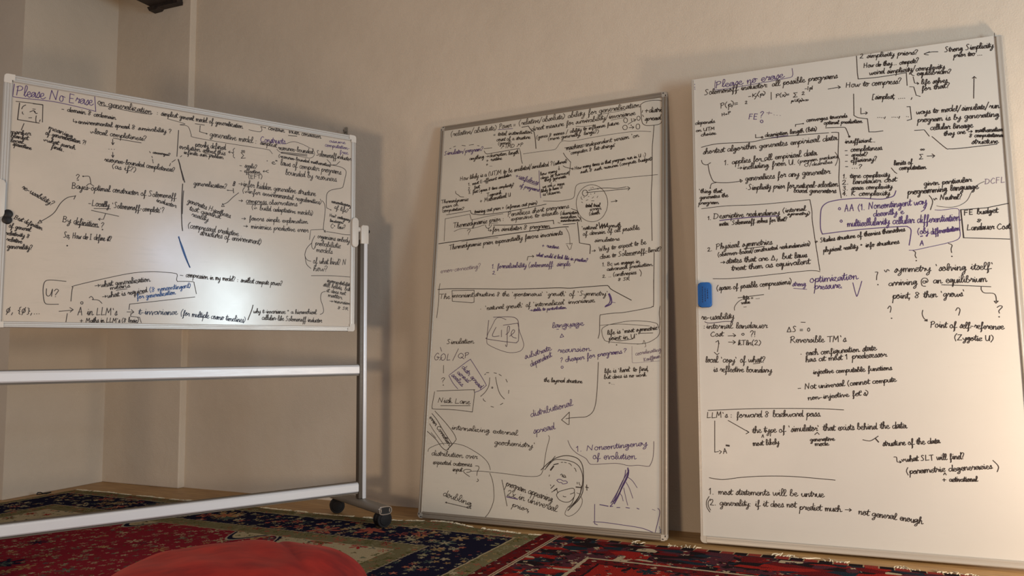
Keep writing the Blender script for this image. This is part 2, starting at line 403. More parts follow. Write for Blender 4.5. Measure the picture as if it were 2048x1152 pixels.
DATA1 = '''
#handwritten_note~~P
T~~Please No Erase~~-709 1853 -442 1862 21.8 1
#drawn_box~~P
S~~1 1~~-716 1896 -719 1854 -715 1844 -664 1846 -580 1851 -493 1846 -428 1839
S~~0 1~~-428 1839 -435 1911
#handwritten_note~~K
T~~on generalization~~-422 1871 -214 1868 13.2 1
#drawn_line~~K
S~~1 1~~-416 1867 -367 1868 -291 1864 -214 1866
#handwritten_note~~K
T~~: simplest general model of generalization~~-192 1869 178 1872 11.3 1
#drawn_figure~~K
S~~0 1.2~~-696 1823 -700 1755 -627 1754
S~~0 1~~-708 1827 -663 1830 -617 1830 -616 1760
S~~0 1.2~~-650 1829 -618 1831
S~~1 1~~-675 1819 -684 1811 -688 1800
S~~1 1~~-685 1789 -685 1783 -681 1780
S~~0 1~~-663 1769 -653 1771
S~~1 1~~-660 1794 -646 1801 -640 1791 -635 1793
S~~0 1~~-651 1807 -642 1808
S~~0 1~~-647 1800 -642 1793
S~~1 1~~-638 1782 -639 1766 -637 1753
S~~0 1~~-624 1768 -626 1760
#handwritten_note~~K
T~~marker~~-722 1695 -655 1698 9.6 1
T~~blanket~~-719 1680 -663 1678 9.0 1
T~~local~~-719 1662 -678 1661 9.0 1
T~~spacetime~~-712 1649 -651 1642 8.3 1
#drawn_line~~K
S~~0 1~~-678 1743 -686 1715
#handwritten_note~~K
T~~meaning~~-595 1736 -510 1712 9.9 1
T~~of generalization ?!~~-604 1711 -459 1692 9.9 1
T~~~what search~~-610 1683 -499 1666 9.2 1
T~~finds..~~-582 1660 -535 1651 9.2 1
#handwritten_note~~K
T~~- domain & codomain~~-551 1819 -353 1818 10.1 1
T~~↳environmental spread & survivability ?~~-508 1776 -130 1796 9.7 1
#handwritten_note~~K
T~~~local completeness?~~-445 1743 -230 1746 11.0 1
#handwritten_note~~K
T~~...~~-376 1687 -348 1690 8.5 1
#drawn_line~~K
S~~0 1~~-359 1737 -251 1734
#drawn_arrow~~K
S~~0 1~~-361 1732 -360 1709
S~~0 1~~-365 1717 -360 1708 -355 1718
#drawn_arrow~~K
S~~0 1~~-359 1676 -358 1655
S~~0 1~~-363 1663 -358 1654 -354 1664
#handwritten_note~~K
T~~resource-bounded completeness?~~-389 1634 -112 1626 11.1 1
T~~(as if?)~~-359 1608 -268 1605 11.0 1
#handwritten_note~~K
T~~converges?~~-203 1695 -132 1695 6.4 1
#drawn_arrow~~K
S~~0 1~~-217 1702 -213 1696
#drawn_arrow~~K
S~~0 1~~-207 1682 -205 1676
S~~0 1~~-204 1669 -202 1659
D~~0.9~~-201 1655
#drawn_arrow~~K
S~~0 1~~-85 1703 -91 1697
#drawn_arrow~~K
S~~0 1~~-111 1681 -125 1668
S~~0 1~~-130 1662 -133 1654
D~~0.9~~-134 1651
#drawn_line~~K
S~~0 1.2~~-101 1815 -105 1697
S~~1 1.8~~-99 1684 -92 1662 -88 1645 -78 1613 -70 1586
S~~1 1.2~~-95 1670 -81 1615 -76 1594
S~~1 1.5~~-78 1577 -80 1487 -77 1405 -73 1369
S~~1 1.2~~-73 1547 -75 1509 -76 1444
#drawn_line~~U
S~~1 2~~-88 1341 -79 1309 -66 1271 -53 1240 -38 1209
S~~1 1.5~~-89 1338 -71 1297 -52 1244 -39 1210
#handwritten_note~~K
T~~?~~-491 1541 -478 1541 13.9 1
D~~1~~-482 1541
#drawn_arrow~~K
S~~1 1~~-465 1559 -446 1562 -440 1555 -436 1533
S~~1 1~~-452 1520 -445 1529 -438 1531 -431 1527 -425 1523
D~~1.3~~-465 1559
#handwritten_note~~K
T~~Bayes-optimal constructor of Solomonoff~~-504 1505 -105 1507 12.3 1
T~~inductor~~-184 1486 -104 1468 9.9 1
#handwritten_note~~K
T~~re-usability?~~-676 1483 -570 1424 10.3 1
#drawn_arrow~~K
S~~1 1~~-491 1474 -518 1464 -541 1439 -560 1401 -580 1379 -608 1357
S~~0 1~~-495 1460 -489 1476
S~~0 1~~-617 1349 -609 1363 -603 1353 -617 1349
#handwritten_note~~K
T~~-Locally 'Solomonoff-complete'?~~-442 1441 -151 1439 12.3 1
#drawn_line~~K
S~~0 1~~-421 1430 -360 1435
S~~0 1~~-430 1421 -328 1407
#drawn_arrow~~K
S~~0 1~~-378 1412 -385 1388 -403 1387
S~~0 1~~-397 1392 -403 1387 -398 1383
#handwritten_note~~K
T~~By definition ?~~-532 1363 -383 1353 12.6 1
D~~1.2~~-387 1345
#drawn_line~~K
S~~0 1~~-488 1357 -401 1353
#handwritten_note~~K
T~~So, How do I define it?~~-526 1300 -352 1299 11.9 1
#handwritten_note~~K
D~~1.3~~-512 1268
#handwritten_note~~K
T~~Best definition~~-697 1360 -603 1323 8.9 1
T~~of general~~-712 1324 -641 1314 9.5 1
T~~relativity &~~-722 1295 -643 1288 8.8 1
T~~relative~~-718 1272 -668 1265 8.8 1
T~~generality?~~-714 1242 -631 1242 9.5 1
#drawn_line~~K
S~~0 1~~-32 1857 8 1858
#drawn_arrow~~K
S~~0 1~~-10 1852 -12 1824 22 1820
D~~1.4~~18 1820
#drawn_line~~K
S~~1 0.8~~-144 1858 -100 1853 -75 1848 -96 1841 -67 1841 -56 1830 -47 1804 -32 1794 118 1791 290 1791 311 1785 321 1774
#handwritten_note~~K
T~~generative model :~~33 1810 248 1811 14.3 1
#handwritten_note~~P
T~~Constructs~~264 1822 382 1831 14.7 1
#handwritten_note~~K
T~~simplest~~262 1810 339 1807 10.8 1
T~~resource-bounded~~349 1799 523 1804 12.6 1
#handwritten_note~~K
T~~Solomonoff~~541 1798 646 1798 13.8 1
T~~inductor~~651 1801 726 1799 11.5 1
#drawn_line~~K
S~~0 1.2~~366 1789 493 1796
S~~0 1.2~~363 1784 493 1789
S~~1 0.8~~342 1800 366 1786 443 1783 508 1781 530 1799 529 1816 517 1831
#drawn_arrow~~K
S~~1 0.8~~384 1832 418 1848 442 1849 477 1842 510 1830
#drawn_arrow~~K
S~~1 0.9~~208 1871 252 1869 267 1875 269 1884 264 1896
S~~0 1~~264 1896 286 1894
D~~1.2~~285 1894
#handwritten_note~~K
T~~contain 'truth condition'~~300 1887 573 1888 11.9 1
#drawn_line~~K
S~~0 1.2~~398 1876 440 1879
#handwritten_note~~P
T~~assume~~609 1877 693 1881 8.2 0.8
T~~computation-~~586 1852 720 1855 9.8 0.8
T~~free~~664 1828 709 1830 9.9 0.8
#handwritten_note~~K
T~~poorly defined~~-29 1753 103 1758 12.5 1
T~~evolution solves this~~-96 1734 101 1733 11.0 1
T~~infinite sum problem~~-76 1713 93 1715 9.1 1
#drawn_line~~K
S~~0 1~~9 1730 47 1726
#drawn_arrow~~K
S~~0 1~~139 1751 119 1751
S~~0 1~~124 1757 117 1751 123 1747
S~~1 1~~145 1773 138 1765 140 1753 135 1749 140 1744 139 1733 146 1727
#handwritten_note~~K
T~~Σ~~175 1731 200 1734 13.6 1
T~~∞~~176 1761 192 1763 8.3 1
#handwritten_note~~K
T~~- scale?~~169 1689 250 1691 10.6 1
T~~- effective~~171 1665 264 1669 9.8 1
T~~(EFT)~~212 1639 276 1648 9.9 1
#drawn_arrow~~K
S~~1 1~~304 1692 294 1688 293 1684 304 1680
S~~0 1~~294 1685 278 1683
S~~0 1~~284 1688 278 1683 283 1680
#handwritten_note~~K
T~~(resource-bounded mathematics)~~352 1761 618 1754 8.7 1
#handwritten_note~~K
D~~1~~297 1736
#handwritten_note~~K
T~~e~~319 1724 333 1724 11.6 1
T~~x~~337 1741 344 1741 4.7 1
#handwritten_note~~K
T~~laws of computer programs~~362 1725 671 1721 14.3 1
T~~bounded by resources.~~387 1681 655 1683 14.3 1
#drawn_arrow~~K
S~~0 1~~597 1787 615 1772
S~~1 1~~626 1764 646 1768 654 1775 665 1787
S~~1 1~~610 1763 668 1760 697 1747 699 1724 695 1709 685 1665 677 1654 648 1645 617 1634 599 1615 596 1587 597 1548 603 1542 620 1536
D~~1.2~~620 1536
#handwritten_note~~K
T~~generalization?~~-31 1577 114 1580 11.7 1
#drawn_arrow~~K
S~~0 1~~114 1573 140 1574
D~~1.2~~118 1573
S~~0 1.3~~142 1584 144 1564
#handwritten_note~~K
T~~B~~140 1599 149 1597 10.4 1.4
#handwritten_note~~K
T~~→infer hidden generative structure~~166 1600 538 1596 14.7 1
T~~(~infer environmental regularities)~~185 1571 569 1559 11.6 1
#drawn_line~~K
S~~0 1~~345 1579 393 1578
#drawn_line~~K
S~~0 1~~466 1575 541 1562
#drawn_arrow~~K
S~~1 1~~167 1567 141 1543 119 1518 98 1505
S~~0 1~~92 1494 96 1509 104 1496 92 1494
#handwritten_note~~K
T~~generates Hypotheses.~~-56 1497 136 1444 12.4 1
T~~test against~~-47 1463 86 1439 11.6 1
T~~reality~~-38 1438 33 1420 12.3 1
#handwritten_note~~K
T~~(compressed predictive~~-51 1384 169 1366 13.8 1
T~~structures of environment)~~1 1356 275 1335 14.0 1
#handwritten_note~~K
T~~→ compress observations~~168 1524 445 1535 12.2 1
T~~(~ build adaptative models)~~229 1498 527 1499 11.6 1
#drawn_line~~K
S~~0 1.2~~204 1519 304 1526
#handwritten_note~~K
T~~→ favors simple explanation~~183 1442 500 1455 11.5 1
#handwritten_note~~K
T~~→ minimize predictive error~~192 1407 503 1412 12.2 1
#drawn_box~~K
S~~0 1~~511 1378 517 1426 583 1435
S~~1 1~~574 1577 586 1562 590 1528 582 1444 587 1429
S~~0 1~~586 1423 591 1431 594 1422 586 1423
S~~1 1~~598 1425 645 1423 692 1419 724 1420
#handwritten_note~~K
T~~noncontingency~~623 1572 728 1562 8.9 1
T~~of life?~~638 1544 712 1530 10.5 1
T~~How? contingency~~613 1503 723 1489 8.1 1
T~~landscape?~~616 1476 691 1473 7.3 1
T~~C° law?~~621 1445 700 1447 11.3 1
#handwritten_note~~K
T~~organisms embody~~553 1390 721 1379 12.0 1
T~~probabilistic~~541 1353 672 1348 13.5 1
T~~models~~547 1322 628 1318 12.7 1
#drawn_line~~K
S~~1 1~~538 1399 524 1369 524 1343 534 1333 541 1349
S~~1 1~~524 1364 499 1336 489 1302 500 1279 520 1273
S~~1 1~~490 1295 498 1258 520 1238
#handwritten_note~~K
T~~of what kind? N~~532 1264 704 1266 15.1 1
T~~how?~~533 1228 606 1228 14.2 1
#drawn_line~~K
S~~1 1~~523 1203 627 1208 731 1207
#handwritten_note~~K
T~~incomputability~~604 1177 731 1158 9.6 1
T~~still holds, but~~584 1154 726 1136 10.3 1
T~~it does not~~602 1128 700 1115 10.3 1
T~~matter.~~610 1104 690 1093 10.3 1
T~~→recursion~~618 1078 727 1067 8.7 1
T~~& SR~~662 1045 717 1040 7.6 1
#drawn_arrow~~K
S~~1 1~~597 1129 577 1121 572 1092 583 1059 588 1035 583 1022 570 1016
#handwritten_note~~K
T~~compression in my model? : smallest compute power?~~-54 1165 379 1146 11.7 1
#drawn_line~~K
S~~0 1~~-78 1172 -66 1171
#drawn_line~~K
S~~1 1.5~~243 1051 238 1030 221 983
#handwritten_note~~K
T~~why t-invariance ° a hierarchical~~245 1014 550 1017 10.6 1
T~~cellular-like Solomonoff inductor~~286 985 578 977 11.4 1
#handwritten_note~~B
T~~t-invariance~~-239 996 -87 999 13.7 1
#handwritten_note~~B
T~~(for multiple cosmo timelines)~~-71 997 208 970 12.8 1
#handwritten_note~~K
T~~U?~~-580 1063 -535 1062 16.6 1
#drawn_box~~K
S~~1 1~~-511 1123 -564 1126 -584 1118 -589 1089 -586 1054 -581 1035 -570 1029 -534 1030
#drawn_box~~K
S~~1 1~~-491 1044 -489 1085 -486 1099 -478 1108 -362 1145 -271 1170 -195 1181 -136 1181 -100 1179 -90 1173 -92 1153 -89 1145
S~~1 1~~-89 1144 -26 1146 -18 1135 -8 1093
#handwritten_note~~K
T~~→what generalization~~-406 1102 -199 1139 12.1 1
T~~means~~-350 1097 -278 1110 9.4 1
T~~→what is required~~-377 1059 -209 1092 11.4 1
#drawn_line~~K
S~~0 1~~-328 1095 -287 1103
#drawn_line~~K
S~~0 1~~-260 1076 -221 1088
#drawn_line~~K
S~~1 1~~-426 1060 -419 1066 -411 1056 -415 1053 -401 1053 -390 1050 -379 1039
#handwritten_note~~U
T~~(& noncontingent)~~-198 1093 -32 1120 11.1 1
T~~for generalization~~-247 1062 -96 1088 10.3 1
#handwritten_note~~K
T~~ø, {ø},...~~-708 990 -594 990 12.5 1
#drawn_arrow~~K
S~~0 1~~-531 1002 -483 1008
S~~0 1~~-494 1018 -482 1010 -492 1000
S~~0 1~~-502 994 -506 957
#handwritten_note~~K
T~~A in LLM's~~-465 988 -323 992 16.4 1
T~~+ Maths in LLM's (& basic)~~-456 959 -238 963 9.9 1
#handwritten_note~~K
S~~1 1~~-448 1037 -449 1035 -450 1034 -452 1033 -453 1034 -455 1035 -456 1036 -456 1038 -456 1040 -455 1042 -454 1043 -452 1043 -450 1043 -449 1042 -448 1040 -448 1038 -448 1037
#drawn_box~~K
S~~0 1~~-277 1016 -275 1039 -14 1079
#drawn_box~~K
S~~0 1~~-269 1000 -270 988 -235 984 -228 962
#drawn_arrow~~K
S~~0 1~~-284 1006 -260 1006
S~~0 1~~-268 1016 -258 1006 -267 998
'''
DATA2 = '''
#handwritten_note~~K
T~~(relative/absolute)~~-559 1995 -282 1996 14.9 1
T~~Power =~~-267 1998 -168 1999 15.2 1
T~~(relative/absolute) ability for generalization~~-153 2000 490 2003 14.3 1
#drawn_line~~P
S~~0 1~~-273 1994 -188 1989
#drawn_line~~K
S~~0 1.4~~-135 1988 -99 1990 -80 1962 -65 1953 -57 1914 -51 1861
#drawn_line~~K
S~~0 0.7~~277 1995 333 1996 420 1998
#drawn_line~~K
S~~1 0.7~~164 1951 202 1944 268 1942
#drawn_line~~K
S~~0 0.7~~347 1956 421 1960
#handwritten_note~~K
T~~= total instantiation~~-299 1963 -79 1946 11.0 1
T~~count of a structure~~-279 1931 -87 1918 10.9 1
T~~(genes)~~-269 1909 -195 1907 9.3 1
T~~↗TMD ↗P~~-251 1887 -125 1882 10.9 1
#handwritten_note~~P
T~~Simulator/program?~~-594 1892 -356 1890 12.4 1
#drawn_line~~K
S~~0 1~~-562 1927 -553 1927
S~~0 1~~-539 1933 -526 1936
#drawn_line~~K
S~~0 1~~-487 1936 -465 1930
#drawn_line~~K
S~~0 1~~-442 1931 -415 1931
#drawn_line~~K
S~~0 1~~-392 1922 -382 1919
#drawn_line~~K
S~~0 1~~-352 1899 -305 1898
#drawn_box~~K
S~~1 1~~-350 1886 -342 1873 -330 1867
S~~0 1.1~~-330 1867 -145 1874 -138 1852 -131 1810 -125 1790
#drawn_line~~K
S~~1 0.7~~-122 1841 -29 1842 46 1842 64 1851 91 1881 152 1875 302 1881 463 1881 547 1868
#handwritten_note~~K
T~~direct measure for survivability/invariance~~-80 1960 468 1965 13.1 1
#handwritten_note~~K
T~~(genes & memes / ability to influence future~~-50 1913 386 1928 10.0 1
T~~(more generally, large?)~~15 1895 285 1899 9.7 1
#drawn_box~~K
S~~1 1~~495 2014 518 2025 562 2026 598 2017 604 1997 602 1961 601 1923 589 1901 538 1900 513 1909 502 1931 495 2014
#handwritten_note~~K
T~~+distri~~517 1969 598 1962 13.3 1.2
T~~spread~~517 1928 592 1922 11.9 1.2
S~~0 1~~506 1983 503 1972
S~~0 1~~505 1960 511 1949
#drawn_line~~K
S~~1 1~~562 1897 557 1827 554 1782 554 1646 550 1553 552 1454 555 1331
#drawn_line~~K
S~~1 1~~565 1274 563 1106
#drawn_figure~~K
S~~1 1~~430 1938 428 1934 425 1932 421 1932 417 1934 414 1937 412 1941 411 1945 412 1950 414 1953 417 1955 421 1956 425 1954 428 1951 430 1947 431 1942 430 1938
S~~1 1~~493 1940 492 1936 489 1935 486 1934 483 1936 480 1938 478 1942 478 1946 478 1950 480 1954 483 1955 486 1956 489 1954 492 1952 493 1948 494 1944 493 1940
S~~0 1~~434 1922 469 1939
S~~0 1~~450 1949 452 1935
S~~0 1~~459 1946 472 1941 466 1932
S~~1 1~~429 1901 427 1898 423 1896 419 1896 414 1897 411 1900 408 1905 407 1909 408 1914 411 1917 414 1919 419 1919 423 1918 427 1915 429 1910 430 1906 429 1901
S~~0 1~~439 1903 463 1902
S~~0 1~~455 1909 463 1902 456 1896
S~~1 1~~492 1897 490 1893 487 1891 483 1890 479 1892 476 1895 474 1899 474 1905 474 1909 476 1913 479 1916 483 1916 487 1915 490 1911 492 1907 492 1902 492 1897
S~~0 1~~449 1918 450 1911
#handwritten_note~~K
T~~machine-independent version 'on~~115 1830 487 1850 11.4 1
T~~'computer & bit-strings'~~131 1804 373 1816 10.3 1
#drawn_line~~K
S~~0 1~~106 1844 237 1849
#drawn_box~~K
S~~1 1~~100 1818 114 1795 140 1765
S~~0 1~~140 1765 138 1732 134 1696
#handwritten_note~~K
T~~How many times is that program run in U :)~~163 1722 523 1748 9.1 1
T~~such & such resource (compute budget)~~194 1699 554 1726 8.5 1
#drawn_arrow~~K
S~~1 1~~100 1750 116 1740 150 1729
S~~1 1~~155 1726 154 1725 153 1724 151 1724 150 1725 148 1726 148 1727 147 1729 147 1730 148 1731 150 1732 151 1732 153 1732 154 1731 155 1729 155 1728 155 1726
#drawn_line~~K
S~~1 0.8~~-1 1577 76 1569 120 1570 150 1573 163 1583 167 1614 172 1636 185 1646 215 1649 370 1652 580 1649
#drawn_circle~~K
S~~1 0.8~~331 1497 314 1468 289 1451 258 1447 227 1457 200 1479 182 1512 175 1549 181 1584 198 1613 225 1631 256 1634 287 1623 313 1600 330 1568 337 1532 331 1497
#drawn_figure~~K
S~~0 0.8~~257 1566 265 1572
S~~0 0.8~~254 1553 267 1552
#drawn_figure~~K
S~~0 0.8~~282 1566 286 1574
#drawn_figure~~K
S~~0 0.8~~226 1557 236 1560
#drawn_figure~~K
S~~1 1~~233 1589 230 1584 225 1581 220 1580 215 1582 210 1586 207 1591 206 1597 207 1603 210 1608 214 1611 220 1611 225 1610 229 1606 232 1600 234 1594 233 1589
S~~0 1~~226 1598 307 1596 443 1595
S~~1 1~~239 1608 294 1612 339 1609 384 1603 428 1605
S~~0 1~~434 1605 446 1597 437 1587
S~~0 0.8~~238 1609 243 1607
S~~0 0.8~~248 1618 253 1618
S~~0 0.8~~258 1622 262 1618
S~~0 0.8~~284 1614 287 1608
S~~0 0.8~~270 1593 269 1587
S~~0 0.8~~249 1589 251 1586
S~~0 0.8~~236 1576 241 1577
S~~0 0.8~~213 1577 217 1573
S~~0 0.8~~202 1552 209 1548
S~~1 0.8~~201 1579 200 1571 207 1564
#handwritten_note~~K
T~~total trial~~224 1522 297 1519 9.5 1
T~~error~~247 1503 302 1503 9.2 1
T~~(death~~244 1480 296 1483 9.2 1
#drawn_arrow~~K
S~~0 1~~354 1538 383 1540
S~~0 1~~375 1545 384 1540 377 1535
#handwritten_note~~K
T~~How likely is a (UT)M to be emulated/simulated ?~~-487 1737 43 1759 12.3 1
T~~(adhered)~~48 1759 121 1764 9.8 1
#handwritten_note~~K
T~~how many~~-22 1713 68 1721 8.7 1
T~~does it harvest~~-19 1693 132 1704 8.6 1
T~~they generate~~2 1678 117 1686 8.6 1
T~~we are ~ more~~-7 1645 109 1650 8.6 1
T~~likely to have U~~-15 1623 100 1633 8.6 1
T~~is discern~~-4 1605 87 1609 8.6 1
#drawn_arrow~~K
S~~0 1~~39 1670 39 1659
S~~0 0.8~~34 1714 65 1671
S~~0 0.8~~68 1722 25 1685
S~~0 1~~78 1751 79 1739
S~~1 1~~82 1733 81 1732 80 1731 79 1731 78 1732 77 1733 76 1734 76 1735 76 1737 77 1738 78 1739 79 1739 80 1739 81 1738 82 1736 82 1735 82 1733
#handwritten_note~~K
T~~anything~~-435 1846 -350 1847 10.5 1
T~~→description length~~-339 1847 -149 1846 10.4 1
T~~+ runtime~~-334 1824 -245 1825 9.8 1
T~~+ ...~~-336 1801 -297 1795 9.8 1
#handwritten_note~~K
T~~1. most E-efficient simulator~~-435 1702 -187 1728 9.2 1
T~~2.  fast~~-434 1678 -368 1684 9.2 1
T~~3. fast (space & time complexity?~~-431 1658 -167 1674 8.5 1
#handwritten_note~~K
T~~Tegmark~~-322 1631 -238 1638 10.2 1
T~~+ Mathematical U~~-360 1603 -183 1619 11.3 1
#handwritten_note~~P
T~~+usefulness~~-162 1721 -36 1667 12.3 1
T~~of programs~~-136 1665 -29 1629 10.5 1
#drawn_line~~P
S~~1 1~~-142 1710 -98 1689 -48 1666 -37 1667 -35 1677
S~~1 1~~-30 1740 -23 1647 -16 1595
#drawn_line~~K
S~~1 1~~-510 1681 -508 1669 -492 1658 -480 1648 -458 1644
#handwritten_note~~K
T~~Thermodynamic~~-596 1622 -432 1620 10.4 1
T~~prior on~~-585 1593 -492 1598 9.3 1
T~~computation?~~-583 1571 -452 1573 9.2 1
#drawn_line~~K
S~~1 1~~-559 1555 -486 1560 -414 1565
S~~1 1.2~~-414 1565 -408 1549 -383 1542 -334 1536 -206 1539 -100 1548 15 1559
#handwritten_note~~K
T~~• training cost prior + (inference cost prior)~~-406 1547 -34 1563 10.0 1
#drawn_line~~K
S~~0 0.8~~-564 1412 -565 1534 -417 1546
S~~1 0.8~~-417 1546 -410 1525 -398 1515 -315 1525 -224 1531
#handwritten_note~~K
T~~Penalizes short programs~~-196 1513 135 1528 12.9 1
T~~'expensive to execute~~-188 1488 80 1501 11.8 1
#handwritten_note~~K
T~~(description~~93 1496 187 1494 9.6 1
T~~execution~~94 1477 177 1473 9.0 1
T~~maintenance)~~96 1460 198 1457 7.9 1
#drawn_line~~K
S~~1 1~~150 1523 178 1510 185 1500 187 1479 199 1473 204 1452
#handwritten_note~~K
T~~Thermodynamic prior :~~-512 1479 -213 1494 14.1 1.1
#handwritten_note~~K
T~~?~~-428 1436 -405 1437 16.3 1
#drawn_line~~K
S~~1 0.8~~-507 1460 -462 1472 -394 1468 -328 1481
S~~0 0.8~~-298 1485 -251 1485
S~~1 1~~-322 1480 -316 1465 -303 1461 -290 1469 -287 1479
#handwritten_note~~K
T~~↳for simulator & program~~-304 1441 37 1435 12.6 1.1
#drawn_box~~K
S~~1 1.3~~-276 1475 -168 1467 -62 1468 56 1472
S~~0 1.3~~56 1472 59 1453
#drawn_line~~K
S~~1 1.5~~-596 1400 -458 1407 -273 1416 -95 1425 92 1433 137 1432
S~~1 0.8~~-458 1401 -383 1407 -247 1407
#drawn_arrow~~K
S~~1 0.7~~124 1428 140 1398 146 1369 148 1340
S~~0 0.7~~126 1347 159 1347 152 1318 145 1316 131 1341
#handwritten_note~~K
T~~Thermodynamic prior exponentially favors invariants~~-530 1363 105 1395 12.9 1.1
#handwritten_note~~P
T~~+ runtime~~-1 1340 88 1325 9.6 1
T~~what would it look like in practice?~~-30 1295 239 1248 9.9 1
#drawn_arrow~~K
S~~0 1~~-79 1277 -75 1296 -44 1296
S~~0 1~~-51 1301 -43 1295 -49 1290
#handwritten_note~~P
T~~1. formalisability (solomonoff: simple~~-274 1247 150 1235 12.5 1
T~~2.~~-269 1216 -249 1214 8.7 1
#handwritten_note~~G
T~~error-correcting?~~-574 1240 -338 1253 12.8 0.8
#handwritten_note~~K
T~~'natural'~~205 1410 291 1409 10.9 1
#handwritten_note~~K
T~~growth~~340 1410 403 1411 10.3 1
#drawn_figure~~K
S~~0 1.6~~294 1440 300 1410 310 1432 311 1409 322 1431 324 1411 337 1433 337 1416 313 1425 300 1417
#handwritten_note~~K
T~~of domain of all possible~~214 1380 493 1389 11.3 1
#handwritten_note~~K
T~~simulators~~274 1344 395 1343 10.2 1
#drawn_box~~K
S~~0 1.4~~184 1452 197 1346 251 1333 253 1323 251 1289
S~~0 1.2~~108 1446 173 1445
#drawn_box~~K
S~~0 1~~81 1458 93 1454
#handwritten_note~~K
T~~→ Why to expect to be~~261 1294 525 1316 12.2 1
T~~close to Solomonoff-limit?~~303 1260 599 1279 11.5 1
#drawn_line~~K
S~~0 0.8~~431 1267 474 1267
#drawn_line~~K
S~~0 0.8~~512 1273 530 1272
#handwritten_note~~K
T~~1. Bc we engage in~~315 1223 496 1229 9.5 1
T~~advanced prediction~~339 1199 556 1211 9.5 1
T~~2. ..~~317 1168 361 1169 7.0 1
T~~(anthropics~~370 1171 479 1177 9.5 1
S~~1 1~~496 1197 505 1181 501 1165
T~~& SR~~394 1149 449 1149 7.5 1
#drawn_line~~K
S~~1 1.3~~-585 1152 -499 1153 -288 1142 -146 1134 75 1130 155 1125 226 1127 327 1129 346 1126 360 1110 408 1082 458 1054
S~~1 1~~-574 1184 -578 1156 -577 1085 -583 1003
#handwritten_note~~K
T~~The~~-574 1104 -513 1100 13.3 1
#handwritten_note~~K
T~~invariant~~-496 1106 -377 1104 13.1 1
#drawn_box~~K
S~~0 1~~-499 1143 -370 1139 -367 1077 -379 1074 -495 1087 -500 1143
#handwritten_note~~K
T~~structure & the 'spontaneous' 'growth' of 'Symmetry'~~-365 1107 345 1080 11.9 1
T~~• 'natural growth' of 'internalized' invariance.~~-330 1033 286 1052 11.8 1
#handwritten_note~~P
T~~→stable to perturbation~~-55 1018 135 1025 8.1 1
#handwritten_note~~Q
S~~1 1~~-236 945 -254 908 -246 898 -216 901
S~~0 1~~-205 930 -204 896
#handwritten_note~~Q
S~~1 1~~-180 907 -165 919 -161 944 -170 948 -173 929 -171 862 -174 847 -180 856
S~~1 1~~-159 898 -137 915 -133 926 -143 929 -151 912 -143 895 -122 888
#drawn_box~~Q
S~~1 1~~-279 981 -283 918 -283 896 -279 886 -135 866 -118 869 -110 883 -113 959 -126 985 -161 995 -253 996
S~~1 0.8~~-182 981 -210 992 -238 988 -261 947 -281 909 -284 871 -267 854 -203 828 -150 817 -99 824 -81 849 -88 880 -106 921 -117 962
S~~0 1~~-117 962 -196 954
#handwritten_note~~K
T~~Simulation~~-514 866 -359 866 12.3 1
#handwritten_note~~P
T~~language~~67 933 224 942 13.8 1
#drawn_line~~P
S~~0 1~~90 927 100 927
#drawn_line~~P
S~~0 1~~118 929 127 929
#drawn_line~~P
S~~0 1~~155 932 164 933
#drawn_line~~P
S~~0 1~~185 936 195 937
#drawn_line~~P
S~~0 1~~217 942 224 942
#drawn_line~~P
S~~0 1~~109 887 117 904 127 890 109 887
#drawn_figure~~P
S~~1 2.2~~351 1089 359 1072 363 1051 357 1038 332 1028
S~~1 1.6~~347 1088 356 1063 351 1043 335 1033
S~~0 0.8~~364 1048 381 1045
#drawn_line~~K
S~~1 1~~563 1144 563 1031 556 1021 542 1015 425 998 373 996 317 991 307 985 306 939 306 906 300 879
#drawn_circle~~K
S~~1 0.8~~349 942 374 946 440 956 500 956 571 945 585 926 591 902 577 877 531 854 471 851 350 863 327 878 318 905 320 926 349 942
S~~1 0.7~~309 940 395 944 471 939 545 931
S~~1 0.8~~593 1022 589 990 592 952 589 923
#handwritten_note~~K
T~~life is 'most symmetric~~345 895 579 914 10.6 1.1
T~~point in U'~~353 869 489 877 10.6 1.1
#handwritten_note~~K
D~~1.2~~390 847
#drawn_line~~K
S~~0 1~~501 899 560 899
#drawn_line~~K
S~~1 1~~387 868 411 866 468 874
#drawn_line~~K
S~~1 0.6~~486 849 513 852 519 866 528 840 522 836
#handwritten_note~~P
T~~recursion~~100 814 261 820 13.6 1
T~~cheaper for programs~~140 770 414 808 12.2 1
T~~?~~424 813 438 813 10.1 1
#handwritten_note~~P
T~~?~~113 768 125 768 11.1 1
S~~1 1~~128 743 127 741 125 740 123 739 121 740 119 741 118 743 117 745 118 747 119 749 121 750 123 750 125 750 127 749 128 747 129 745 128 743
#handwritten_note~~P
T~~substrate~~-71 785 64 826 13.9 1
T~~dependent~~-38 748 68 795 13.8 1
#drawn_box~~G
S~~1 0.5~~463 840 465 773 473 764 520 767 591 772
#handwritten_note~~G
T~~coordinating~~481 797 598 816 9.9 0.7
T~~Kauffman~~520 771 593 787 8.5 0.9
#handwritten_note~~K
T~~life is 'hard' to find,~~334 717 543 729 10.4 1
T~~but does is no work~~332 690 529 703 9.5 1
T~~+...~~353 668 385 665 7.1 0.7
#handwritten_note~~K
T~~the layered structure~~32 676 224 670 9.8 1
#drawn_arrow~~K
S~~1 1~~303 768 302 730 299 642 294 584 285 549 270 529 246 516 215 513 171 509 149 505
S~~0 1~~127 499 165 536 165 479 159 478 127 499
#handwritten_note~~Q
T~~GOL~~-583 783 -487 782 18.2 1
S~~0 1~~-444 840 -474 780
T~~QP~~-443 789 -380 794 13.7 1
S~~0 1~~-538 797 -551 782
#handwritten_note~~Q
S~~0 1~~-551 849 -542 828
#handwritten_note~~K
S~~0 1~~-526 756 -524 717
#handwritten_note~~K
T~~?~~-534 668 -511 669 13.7 1
D~~1.2~~-521 656
#drawn_box~~P
